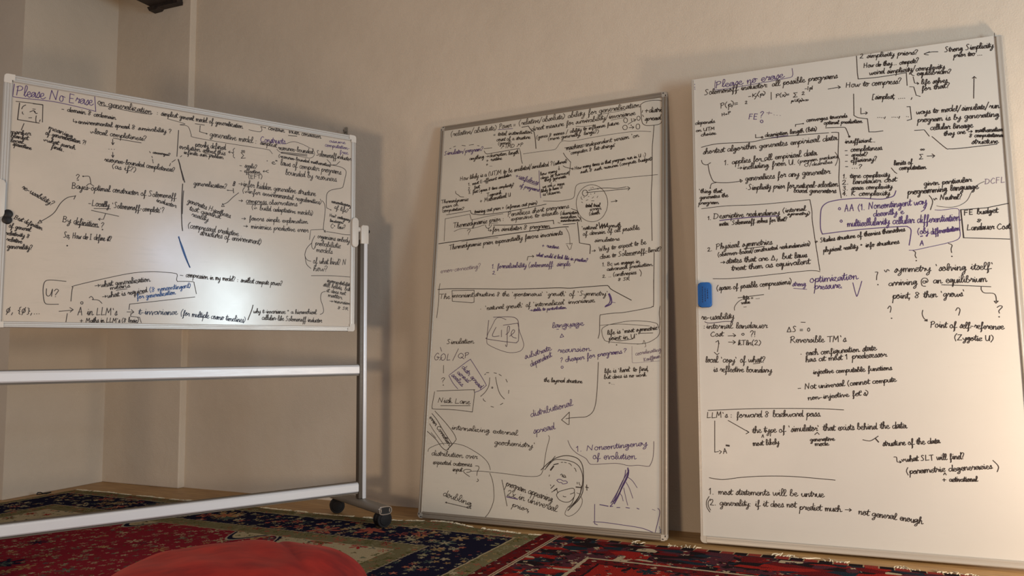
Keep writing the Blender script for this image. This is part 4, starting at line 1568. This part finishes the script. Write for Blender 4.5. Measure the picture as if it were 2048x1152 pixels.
for sx in (-1, 1):
    MB().prism(rrect(.034, .150, .016, 6, sx * (bw / 2 - .004), zc), 'y', -.016, .026, .003).build('pivot_clamp', M_GREYPL, r1, True)
    br = MB().prism([(sx * (bw / 2 + .026), zc - .055), (sx * (bw / 2 + .026), zc + .030), (sx * (bw / 2 + .034), zc + .040), (sx * (bw / 2 + .064), zc + .040), (sx * (bw / 2 + .068), zc + .032), (sx * (bw / 2 + .068), zc - .055)], 'y', -.020, .022, .003).build('post_bracket', M_GREYPL, r1, True)
    MB().tube([(sx * (bw / 2 + .004), 0, zc + .018), (sx * (bw / 2 + .03), 0, zc + .018)], .014, 14).build('pivot_pin', M_GREYPL, r1, True)
    MB().tube([(sx * (bw / 2 + .066), 0, zc + .012), (sx * (bw / 2 + .080), 0, zc + .012)], [.009, .008], 12).build('clamp_knob', M_BLACK, br, True)
    ps = MB().box(sx * PX - .019, sx * PX + .019, -.012, .024, .112, zc - .03, .006).build('post', M_DARKMETAL, r1, True)
    MB().box(sx * PX - .001 if sx > 0 else sx * PX - .019, sx * PX + .019 if sx > 0 else sx * PX + .001, -.019, -.011, .112, zc - .03, .004).build('post_rail', M_ALU, ps, True)
    # foot: flat oval tube running front to back, a black disc stands for its shaded hollow at the front end
    foot = MB(); ov = [(sx * PX + .034 * math.copysign(abs(math.cos(a)) ** .6, math.cos(a)), .092 + .020 * math.copysign(abs(math.sin(a)) ** .8, math.sin(a))) for a in [k * 2 * math.pi / 24 for k in range(24)]]
    foot.prism(ov, 'y', -.25, .31)
    ft = foot.build('foot', M_FOOT, r1, True)
    rim = MB(); n_ = len(ov)
    cx_, cz_ = sx * PX, .092
    ou = [rim.bm.verts.new(V(p[0], -.256, p[1])) for p in ov]; inn = [rim.bm.verts.new(V(cx_ + (p[0] - cx_) * .84, -.256, cz_ + (p[1] - cz_) * .78)) for p in ov]
    ob = [rim.bm.verts.new(V(p[0], -.250, p[1])) for p in ov]; ib = [rim.bm.verts.new(V(cx_ + (p[0] - cx_) * .84, -.2505, cz_ + (p[1] - cz_) * .78)) for p in ov]
    for i in range(n_):
        j = (i + 1) % n_
        rim.bm.faces.new((ou[i], ou[j], inn[j], inn[i])); rim.bm.faces.new((ou[i], ob[i], ob[j], ou[j])); rim.bm.faces.new((inn[i], inn[j], ib[j], ib[i]))
    rim.build('foot_end_rim', M_CHROME, ft)
    MB().prism([(cx_ + (p[0] - cx_) * .84, cz_ + (p[1] - cz_) * .78) for p in ov], 'y', -.2515, -.2505).build('foot_end_shade_disc', M_BLACK, ft)
    for q in (-1, 1): MB().box(cx_ + q * .022 - .003, cx_ + q * .022 + .003, -.254, -.2514, .084, .100).build('screw_channel', M_CHROME, ft)
    for yy, ang in ((-.225, -1.55), (.275, -1.95)):
        cs = MB(); R_ = .038; low = .001 if sx > 0 and yy > 0 else .0118
        cm = Matrix.Translation((sx * PX, yy, R_ + low)) @ Matrix.Rotation(ang, 4, 'Z')
        for q in (-1, 1):
            prof = [(-.004, R_ * .82), (.004, R_ * .97), (.012, R_), (.016, R_ * .96), (.0165, R_ * .72), (.020, R_ * .66), (.022, R_ * .4), (.0225, .001)]
            rings = []
            for px, pr in prof:
                rings.append([cs.bm.verts.new(cm @ V(q * (.008 + px), pr * math.cos(a), pr * math.sin(a))) for a in [k * 2 * math.pi / 28 for k in range(28)]])
            for A, B in zip(rings, rings[1:]):
                for k in range(28): cs.bm.faces.new((A[k], A[(k + 1) % 28], B[(k + 1) % 28], B[k]))
        ca = cs.build('caster', M_BLACKRUB, r1, True)
        hd = MB(); hp = [(math.cos(a) * .034 - .002, math.sin(a) * .034) for a in [math.radians(d_) for d_ in range(20, 171, 15)]]
        hd.prism(hp + [(-.036, -.004), (.030, -.002)], 'x', -.007, .007)
        bmesh.ops.transform(hd.bm, matrix=cm, verts=hd.bm.verts); hd.build('caster_hood', M_BLACK, ca)
        MB().tube([cm @ V(0, 0, .03), V(sx * PX, yy, .078)], .009, 10).build('caster_stem', M_BLACK, ca)
        lv = MB().box(-.010, .010, .022, .046, .026, .034, .003); bmesh.ops.transform(lv.bm, matrix=cm, verts=lv.bm.verts); lv.build('brake_lever', M_BLACK, ca)
for zz, nm in ((.745, 'cross_bar'), (.168, 'cross_bar')):
    hh = .024
    prof = [(.020, zz - hh), (.020, zz + hh), (-.004, zz + hh), (-.012, zz + hh - .003), (-.016, zz + hh - .010), (-.016, zz - hh + .008), (-.012, zz - hh + .003), (-.004, zz - hh)]
    cb = MB().prism(prof, 'x', -PX + .020, PX - .020, .001).build(nm, M_ALU, r1)
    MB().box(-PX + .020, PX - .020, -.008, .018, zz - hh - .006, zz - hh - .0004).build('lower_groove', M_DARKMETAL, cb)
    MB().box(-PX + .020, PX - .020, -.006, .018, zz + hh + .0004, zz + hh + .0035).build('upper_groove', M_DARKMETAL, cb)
write_on(surf, DATA1, .0027)

def leaning_board(root, w, h, frame_m, surf_m, fl, fr, ft_, fb, caps, groove):
    th = .022
    MB().box(-w / 2 + .004, w / 2 - .004, .012, .018, .006, h - .004).build('back_panel', M_BACK, root)
    sf = MB().box(-w / 2 + .003, w / 2 - .003, 0, .0119, .004, h - (.003 if ft_ else 0)).build('writing_surface', surf_m, root)
    c = .026
    rail('frame_rail', frame_m, root, -w / 2 + c, w / 2 - c, 0, fb, groove=groove)
    if ft_: rail('frame_rail', frame_m, root, -w / 2 + c, w / 2 - c, h - ft_, h, groove=groove)
    rail('frame_rail', frame_m, root, -w / 2, -w / 2 + fl, c, h - (c if ft_ else .006), groove=groove)
    rail('frame_rail', frame_m, root, w / 2 - fr, w / 2, c, h - (c if ft_ else .006), groove=groove)
    for sx in (-1, 1):
        for zc, sz in ((0, 1),) + (((h, -1),) if ft_ else ()):
            fx = fl if sx < 0 else fr; fz = fb if sz > 0 else ft_; R_ = .016
            pts = [(sx * w / 2, zc + sz * c)] + [(sx * (w / 2 - R_ + R_ * math.cos(a)), zc + sz * (R_ - R_ * math.sin(a))) for a in [k * math.pi / 12 for k in range(7)]] + [(sx * (w / 2 - c), zc), (sx * (w / 2 - c), zc + sz * fz * .96), (sx * (w / 2 - fx * .96), zc + sz * fz * .96), (sx * (w / 2 - fx * .96), zc + sz * c)]
            cap = MB().prism(pts, 'y', -.0045, th).build('corner_cap', caps, root)
            if ft_:
                for dx, dz, sw, sh in ((.007, .020, .004, .008), (.018, .007, .008, .004)):
                    MB().box(sx * (w / 2 - dx) - sw / 2, sx * (w / 2 - dx) + sw / 2, -.0052, -.0044, zc + sz * dz - sh / 2, zc + sz * dz + sh / 2).build('screw_slot', M_BLACK, cap)
    return sf
r2 = empty('leaning_whiteboard', frame_matrix(0.08644, 3.62895, -0.440478, 0.112939) @ Matrix.Translation((0, 0, .0097)), 'tall whiteboard in a worn grey frame, leaning on the wall between the other two boards', 'whiteboard')
s2 = leaning_board(r2, 1.2503, 2.0603, M_ALU2, M_B2, .024, .026, .026, .032, M_ALU3, .45)
write_on(s2, DATA2, .0027)
r3 = empty('leaning_whiteboard', frame_matrix(1.35736, 3.09773, -0.398373, 0.064596) @ Matrix.Translation((0, 0, .0097)), 'tall brightly lit whiteboard without a top rail, holding a blue eraser, at the right', 'whiteboard')
s3 = leaning_board(r3, 1.2321, 2.0663, M_ALU3, M_B3, .013, .024, 0, .030, M_ALU3, .93)
MB().box(1.2321 / 2 - .0255, 1.2321 / 2 - .0245, -.0015, .006, 2.0663 - .008, 2.0663 + .012).build('loose_edge_strip', M_DARKMETAL, r3)
write_on(s3, DATA3, .0029)

# --- small things on the boards
B1I = B1
def on_board(root, x, z): return root.matrix_world @ Matrix.Translation((x, 0, z))
bpy.context.view_layer.update()
for (x, z), lb in (((-0.7175, 1.3761), 'black round magnet at the left edge of the wheeled board, upper of the touching pair'), ((-0.7193, 1.3523), 'black round magnet at the left edge of the wheeled board, lower of the touching pair')):
    b = MB(); prof = [(0.0002, .0165), (-.004, .0172), (-.0075, .0165), (-.009, .0145), (-.0092, .001)]; rings = []
    for py, pr in prof: rings.append([b.bm.verts.new(V(pr * math.cos(a), py, pr * math.sin(a))) for a in [k * 2 * math.pi / 32 for k in range(32)]])
    for A, Bq in zip(rings, rings[1:]):
        for k in range(32): b.bm.faces.new((A[k], A[(k + 1) % 32], Bq[(k + 1) % 32], Bq[k]))
    b.bm.faces.new(rings[0]); b.bm.faces.new(rings[-1][::-1])
    o = b.build('round_magnet', M_BLACK, None, True); o.matrix_world = on_board(r1, x, z)
    tag(o, lb, 'magnet', 'round magnets on the wheeled board')
er = empty('board_eraser', on_board(r3, -0.5737, 1.0558), 'blue oblong board eraser stuck at the left edge of the right whiteboard', 'eraser')
ew, eh = 0.0575, 0.1093
MB().prism(rrect(ew, eh, .014, 6), 'y', -.030, -.008, .005).build('grip', M_BLUE, er, True)
MB().prism(rrect(ew * .96, eh * .97, .012, 6), 'y', -.008, -.0008).build('felt_pad', mat('dark_blue_felt', (.004, .03, .12), .9), er)
pr_ = MB()
for k, (xx, z0, z1) in enumerate(((-.008, -.034, .036), (.004, -.030, .030), (.014, -.018, .026))):
    z = z0
    while z < z1:
        l = RND.uniform(.004, .009); pr_.box(xx - .0018, xx + .0018, -.0306, -.0301, z, min(z + l, z1)); z += l + .003
pr_.build('print', M_BLUEINK, er)
hk = empty('wall_hook', ROOM @ Matrix.Translation((-1.061, 0, 2.125)), 'small clear plastic wall hook just above the wheeled board', 'hook')
MB().prism(rrect(.022, .050, .009, 5), 'y', -.004, -.0002).build('base_plate', M_CLEAR, hk, True)
MB().tube([(0, -.004, -.004), (0, -.012, -.012), (0, -.018, -.016), (-.002, -.022, -.006), (-.004, -.023, .004)], .0028, 8).build('hook_arm', M_DARKMETAL, hk, True)

# ------------------------------------------------------------------ carpets
def carpet_mat(name, kind, w, l):
    """w along the back edge (x), l towards the camera (y); origin at the corner nearest the middle of the room"""
    m = mat(name, (.3, .05, .05), 1.0, spec=0.0); t = NT(m); o = t.obj()
    sep = t.n('ShaderNodeSeparateXYZ', ins={0: o}); X, Y = sep.outputs[0], sep.outputs[1]
    wob = t.noise(o, 30, 2)
    wv = t.math('MULTIPLY', t.math('SUBTRACT', wob, .5), .012)
    dx = t.math('MINIMUM', X, t.math('SUBTRACT', w, X)); dy = t.math('MINIMUM', t.math('SUBTRACT', Y, .03 if kind == 'garden' else 0.0), t.math('SUBTRACT', l, Y))
    d0 = t.math('MINIMUM', dx, dy); d = t.math('ADD', d0, wv)
    nv = t.n('ShaderNodeTexNoise', ins={'Vector': o, 'Scale': 22.0, 'Detail': 2.0}).outputs['Color']
    warp = t.n('ShaderNodeVectorMath', operation='MULTIPLY_ADD', ins={0: nv, 1: (.013, .013, 0), 2: o}).outputs[0]
    def band(lo, hi): return t.math('MULTIPLY', t.math('GREATER_THAN', d, lo), t.math('LESS_THAN', d, hi))
    def motif(base, scale, pal, size, metric='EUCLIDEAN', rnd=1.0, petals=0, amp=.28, seed=0.0):
        """scattered rosettes: a random palette colour per cell, petalled outline, a ring and a heart"""
        src = t.n('ShaderNodeVectorMath', operation='ADD', ins={0: warp, 1: (seed, seed * .7, 0)}).outputs[0] if seed else warp
        v = t.vor(src, scale, metric, rnd); rc = t.n('ShaderNodeSeparateColor', ins={0: v.outputs['Color']}).outputs
        n_ = len(pal); c = t.ramp(rc[0], [(i / n_, q) for i, q in enumerate(pal)], True)
        heart = t.ramp(rc[1], [(i / n_, q) for i, q in enumerate(pal[::-1])], True)
        ds = v.outputs['Distance']; r = t.math('MULTIPLY', t.math('ADD', t.math('MULTIPLY', rc[2], .7), .5), size)
        if petals:
            dv = t.n('ShaderNodeVectorMath', operation='SUBTRACT', ins={0: src, 1: v.outputs['Position']}).outputs[0]
            q = t.n('ShaderNodeSeparateXYZ', ins={0: dv}).outputs
            an = t.math('ADD', t.math('MULTIPLY', t.math('ARCTAN2', q[1], q[0]), float(petals)), t.math('MULTIPLY', rc[1], 6.0))
            r = t.math('MULTIPLY', r, t.math('ADD', 1.0 - amp, t.math('MULTIPLY', t.math('SINE', an), amp)))
        out = t.mix(t.math('LESS_THAN', ds, r), base, c)
        out = t.mix(t.math('LESS_THAN', ds, t.math('MULTIPLY', r, .60)), out, heart)
        return t.mix(t.math('LESS_THAN', ds, t.math('MULTIPLY', r, .28)), out, c)
    tn = t.vor(o, 260).outputs['Distance']
    if kind == 'garden':
        olive, navy, cream, red, rose = (.165, .143, .075), (.014, .014, .032), (.40, .33, .205), (.215, .018, .030), (.34, .085, .060)
        teal, tan, moss, sage = (.075, .10, .085), (.33, .205, .09), (.085, .085, .030), (.235, .215, .125)
        b_ol = motif(olive, 26, [moss, sage, olive, rose, moss, tan], .62, petals=4)
        b_ol = motif(b_ol, 11, [rose, olive, cream, red, moss, cream], .40, petals=6, seed=3.1)
        b_nv = motif(navy, 19, [cream, navy, sage, rose, navy, tan, sage], .50, petals=5, amp=.2)
        b_nv = motif(b_nv, 11, [rose, navy, sage, navy, cream, teal, navy, tan], .52, petals=6, seed=1.7)
        b_nv = motif(b_nv, 5.6, [tan, navy, rose, sage, navy, teal, rose], .46, petals=7, amp=.3, seed=5.3)
        b_nv = motif(b_nv, 24, [cream, navy, sage, cream, navy, rose, navy], .34, petals=5, amp=.2, seed=9.1)
        b_rd = motif(red, 26, [sage, red, cream, red, teal, red, sage], .52, petals=5)
        b_rd = motif(b_rd, 11, [sage, red, tan, teal, red, cream, red], .46, petals=6, seed=2.9)
        b_rd = motif(b_rd, 4.2, [navy, red, tan, red, teal], .38, petals=8, amp=.2, seed=7.7)
        b_rd = motif(b_rd, 32, [sage, red, moss, red, red, cream, red], .42, petals=4, amp=.2, seed=8.2)
        b_cr = motif(cream, 22, [cream, (.10, .06, .03), moss, cream, teal, sage], .55, petals=3)
        b_cr = motif(b_cr, 9, [(.33, .025, .03), cream, rose, cream, moss, cream], .48, petals=6, seed=4.4)
        col = b_ol
        col = t.mix(band(.068, .076), col, cream); col = t.mix(t.math('GREATER_THAN', d, .078), col, navy)
        col = t.mix(t.math('GREATER_THAN', d, .084), col, b_nv); col = t.mix(t.math('GREATER_THAN', d, .335), col, navy)
        dash = t.math('GREATER_THAN', t.math('SINE', t.math('MULTIPLY', t.math('ADD', X, Y), 240)), -.35)
        col = t.mix(t.math('MULTIPLY', band(.343, .354), dash), col, cream)
        col = t.mix(t.math('GREATER_THAN', d, .354), col, b_ol)
        col = t.mix(band(.452, .457), col, cream); col = t.mix(t.math('GREATER_THAN', d, .457), col, b_cr)
        # red field with scalloped edge cut by cream corner pieces
        e = t.math('ADD', t.math('DIVIDE', t.math('SUBTRACT', dx, .45), .84), t.math('DIVIDE', t.math('SUBTRACT', dy, .45), .42))
        e = t.math('ADD', e, t.math('MULTIPLY', t.math('SINE', t.math('MULTIPLY', dx, 19)), .26))
        inn = t.math('GREATER_THAN', d, .457)
        col = t.mix(t.math('MULTIPLY', inn, t.math('GREATER_THAN', e, .93)), col, navy)
        col = t.mix(t.math('MULTIPLY', inn, t.math('GREATER_THAN', e, 1.0)), col, (.34, .30, .22))
        col = t.mix(t.math('MULTIPLY', inn, t.math('GREATER_THAN', e, 1.035)), col, b_rd)
    else:
        red, dred, blk, ivory, plum, blue = (.30, .022, .018), (.13, .014, .016), (.020, .014, .016), (.44, .36, .24), (.085, .028, .038), (.018, .030, .042)
        b_a = motif(dred, 30, [blk, ivory, dred, red, blk, plum], .70, 'MANHATTAN')
        st = t.n('ShaderNodeMapping', ins={'Vector': warp, 'Scale': (9, 26, 1), 'Rotation': (0, 0, .25)}).outputs[0]
        vv = t.vor(st, 1.0); rc = t.n('ShaderNodeSeparateColor', ins={0: vv.outputs['Color']}).outputs
        cl = t.ramp(rc[0], [(0, blk), (.24, dred), (.44, plum), (.56, red), (.66, ivory), (.73, blue), (.86, dred)], True)
        b_w = motif(plum, 20, [blk, ivory, dred, red, blk, blue, blk], .75, 'MANHATTAN')
        b_w = motif(b_w, 8, [blue, ivory, red, blk, dred, plum], .48, 'CHEBYCHEV', seed=2.3)
        b_w = t.mix(t.math('GREATER_THAN', t.noise(o, 9, 1), .50), b_w, cl)
        b_w = motif(b_w, 26, [ivory, blk, red, ivory, blk, dred], .46, petals=4, seed=4.7)
        b_f = motif(red, 24, [red, blk, red, ivory, blue, red], .50, 'MANHATTAN')
        b_f = motif(b_f, 6.5, [blue, red, blk, plum, red], .48, petals=6, seed=1.1)
        b_f = motif(b_f, 3.0, [plum, red, blue, red], .40, petals=5, seed=6.6)
        b_f = motif(b_f, 30, [ivory, red, blk, red, red, blue], .40, petals=4, seed=3.3)
        col = b_a
        col = t.mix(band(.075, .094), col, ivory); col = t.mix(band(.082, .087), col, dred)
        col = t.mix(t.math('GREATER_THAN', d, .094), col, b_w)
        col = t.mix(band(.320, .336), col, ivory); col = t.mix(t.math('GREATER_THAN', d, .336), col, b_a)
        col = t.mix(band(.388, .396), col, blk); col = t.mix(t.math('GREATER_THAN', d, .396), col, b_f)
        # row of dark and red lozenges along the fringed end
        sx_ = t.math('MULTIPLY', X, 2 * math.pi / .105)
        loz = t.math('SINE', sx_)
        endb = t.math('LESS_THAN', Y, .05)
        col = t.mix(endb, col, t.mix(t.math('GREATER_THAN', loz, .15), t.mix(t.math('LESS_THAN', loz, -.15), (.36, .27, .16), (.27, .045, .035)), blk))
        yr = t.math('MULTIPLY', t.math('GREATER_THAN', Y, .05), t.math('LESS_THAN', Y, .245))
        col = t.mix(yr, col, t.mix(t.math('GREATER_THAN', t.noise(o, 9, 1), .45), b_w, cl))
        left = t.math('LESS_THAN', X, .075); lw = t.math('MULTIPLY', t.math('GREATER_THAN', X, .075), t.math('LESS_THAN', X, .082)); lw2 = t.math('MULTIPLY', t.math('GREATER_THAN', X, .087), t.math('LESS_THAN', X, .094))
        col = t.mix(left, col, b_a); col = t.mix(t.math('MAXIMUM', lw, lw2), col, ivory)
    col = t.mix(t.math('MULTIPLY', tn, .22), col, (.02, .015, .012))
    t.link(col, 'Base Color')
    t.bump(t.math('ADD', tn, t.math('MULTIPLY', t.noise(o, 400, 1), .5)), .5, .004)
    return m
def carpet(name, mx, w, l, th, m, label, fringe_len, fringe_step, seed, bunch, edge=lambda x: 0.0):
    rn = random.Random(seed); nx, ny = int(w / .05), int(l / .05)
    b = MB(); g = []
    def hgt(x, y):
        e = min(x, y, w - x, l - y)
        return th * min(1, .55 + e / .02) + .0006 * math.sin(x * 5.1 + seed) * math.sin(y * 6.3) + .0008
    for j in range(ny + 1):
        row = []
        for i in range(nx + 1):
            x, y = w * i / nx, l * j / ny
            ed = (.006 * math.sin(x * 6.0 + seed) + .004 * math.sin(x * 17) + edge(x)) * max(0.0, 1 - y / .30)
            row.append(b.bm.verts.new(V(x, y + ed, hgt(x, y))))
        g.append(row)
    for j in range(ny):
        for i in range(nx): b.bm.faces.new((g[j][i], g[j][i + 1], g[j + 1][i + 1], g[j + 1][i]))
    # thickness: skirt down to the floor
    loop = g[0] + [r_[-1] for r_ in g[1:]] + g[-1][::-1][1:] + [r_[0] for r_ in g[::-1][1:-1]]
    low = [b.bm.verts.new(V(v.co.x, v.co.y, .0005)) for v in loop]
    for i in range(len(loop)): b.bm.faces.new((loop[i], low[i], low[(i + 1) % len(loop)], loop[(i + 1) % len(loop)]))
    b.bm.faces.new(low[::-1])
    o = b.build(name, m, None, True); o.matrix_world = mx
    f = MB(); x = .01
    while x < w - .01:
        if bunch(x):
            L_ = fringe_len * rn.uniform(.6, 1.25); a = rn.uniform(-.8, .8); k = rn.uniform(-.6, .6); y0 = .004 + .006 * math.sin(x * 6.0 + seed) + .004 * math.sin(x * 17) + edge(x)
            pts = [(x, y0, th * .7)]
            for q in (1, 2, 3):
                tt = q / 3; pts.append((x + L_ * tt * math.sin(a + k * tt), y0 - L_ * tt * math.cos(a + k * tt), max(.003, th * .7 * (1 - tt) + .004 * rn.random())))
            f.tube(pts, [.0024, .0026, .0023, .0013], 5)
        x += fringe_step * rn.uniform(.6, 1.4)
    fr = f.build('fringe', M_FRINGE, o, True); fr['kind'] = 'stuff'; fr['label'] = 'cream cotton fringe'
    tag(o, label, 'carpet'); return o
M_FRINGE = mat('cotton_fringe', (.64, .56, .41), .9)
C0 = W(.285, .345)
RUG1 = Matrix((-DR, NW, V(0, 0, -1))).transposed().to_4x4()
def rugm(corner, ax, ay):
    m_ = Matrix((ax, ay, V(0, 0, 1))).transposed().to_4x4(); m_.translation = corner; return m_
# the first carpet runs left from C0, the second right from C0 (mirrored so that x always runs away from the seam)
w1, l1 = 3.12, 2.3
w2, l2 = 2.6, 2.3
M_RUG1 = carpet_mat('garden_carpet_wool', 'garden', w1, l1)
M_RUG2 = carpet_mat('red_carpet_wool', 'red', w2, l2)
carpet('persian_carpet', rugm(C0 - DR * w1, DR, NW), w1, l1, .010, M_RUG1, 'olive and navy bordered floral carpet under the wheeled stand, at the left', .036, .0075, 3, lambda x: math.sin(x * 47) + math.sin(x * 19 + 2) + .6 * math.sin(x * 113) > -.7, lambda x: -.070 * math.exp(-((x - 2.60) / .17) ** 2))
carpet('persian_carpet', rugm(W(.291, .312), DR, NW), w2, l2, .009, M_RUG2, 'bright red carpet with dark medallions, lying before the right-hand board', .055, .012, 5, lambda x: x > .3 and (math.sin(x * 13) + math.sin(x * 31 + 1) > .1))

# ------------------------------------------------------------------ cushion and clip
M_VELVET = mat('red_velvet', (.36, .018, .016), .75, spec=.2)
_t = NT(M_VELVET); _o = _t.obj()
_n = _t.noise(_t.n('ShaderNodeMapping', ins={'Vector': _o, 'Scale': (3, 6, 4)}).outputs[0], 2.2, 4, .6)
_t.link(_t.ramp(_n, [(.32, (.155, .007, .009)), (.68, (.32, .017, .013))]), 'Base Color')
_b = M_VELVET.node_tree.nodes['Principled BSDF']; _b.inputs['Sheen Weight'].default_value = .10; _b.inputs['Sheen Tint'].default_value = (1, .25, .18, 1); _b.inputs['Sheen Roughness'].default_value = .4
cx, cy = -.845, 2.28
cm_ = Matrix.Translation((cx, cy, .012)) @ Matrix.Rotation(.10, 4, 'Z')
cu = MB(); A_, B_, Hc = .41, .40, .235
def cush(th, q, side):
    # plump pillow over a round-cornered square outline; q runs 0 (middle) to 1 (seam)
    c, s_ = math.cos(th), math.sin(th)
    R_ = (abs(c) ** 3.2 + abs(s_) ** 3.2) ** (-1 / 3.2)
    u, v_ = c * R_ * q, s_ * R_ * q
    e = max(0.0, 1 - q ** 2.5) ** .6
    z = e * Hc * .5
    if side > 0:
        z *= 1 + .14 * u - .16 * max(0.0, u - .25) ** 2
        f = max(0.0, u - .2)
        z -= e * .016 * f * (.5 + .5 * math.sin(math.atan2(v_ + 1.1, u - .1) * 19 + 3 * u))
        z += e * .005 * math.sin(u * 6 + v_ * 4) * math.sin(v_ * 5 - u * 3) + e * .0014 * math.sin(u * 19 + v_ * 13)
        z -= .007 * math.exp(-((u + .4 * v_ - .50) / .04) ** 2) * e
    return V(u * A_, v_ * B_, Hc * .40 + side * z * (1.2 if side > 0 else .80))
NT_, NR_ = 128, 40
rings = {}
for side in (1, -1):
    for j in range(1, NR_ + 1):
        if side < 0 and j == NR_: rings[(j, -1)] = rings[(j, 1)]; continue
        q = math.sin(j / NR_ * math.pi / 2)
        rings[(j, side)] = [cu.bm.verts.new(cush(i * 2 * math.pi / NT_, q, side)) for i in range(NT_)]
    mid = cu.bm.verts.new(cush(0.0, 0.0, side))
    for i in range(NT_):
        k = (i + 1) % NT_
        cu.bm.faces.new((mid, rings[(1, side)][i], rings[(1, side)][k]) if side > 0 else (mid, rings[(1, side)][k], rings[(1, side)][i]))
        for j in range(1, NR_):
            q = [rings[(j, side)][i], rings[(j + 1, side)][i], rings[(j + 1, side)][k], rings[(j, side)][k]]
            cu.bm.faces.new(q if side > 0 else q[::-1])
for v in cu.bm.verts: v.co.z = max(v.co.z, 0.0)
cuo = cu.build('floor_cushion', M_VELVET, None, True); cuo.matrix_world = cm_
tag(cuo, 'plump red velvet floor cushion in front, on the floral carpet', 'cushion')
hc = MB()
pts = [(-.04, 0, .004), (-.034, .002, .014), (-.018, .004, .013), (-.008, 0, .006), (.012, -.002, .005), (.036, .002, .007)]
hc.tube(pts, [.003, .0035, .003, .004, .005, .003], 8); hc.tube([(-.04, 0, .004), (-.022, -.004, .003), (-.004, 0, .004)], .0025, 7)
clp = hc.build('hair_clip', M_BLACK, None, True); clp.matrix_world = Matrix.Translation((-2.80, 4.66, .011)) @ Matrix.Rotation(AW + 1.2, 4, 'Z')
tag(clp, 'small black clip lying by the left wall at the carpet edge', 'clip')
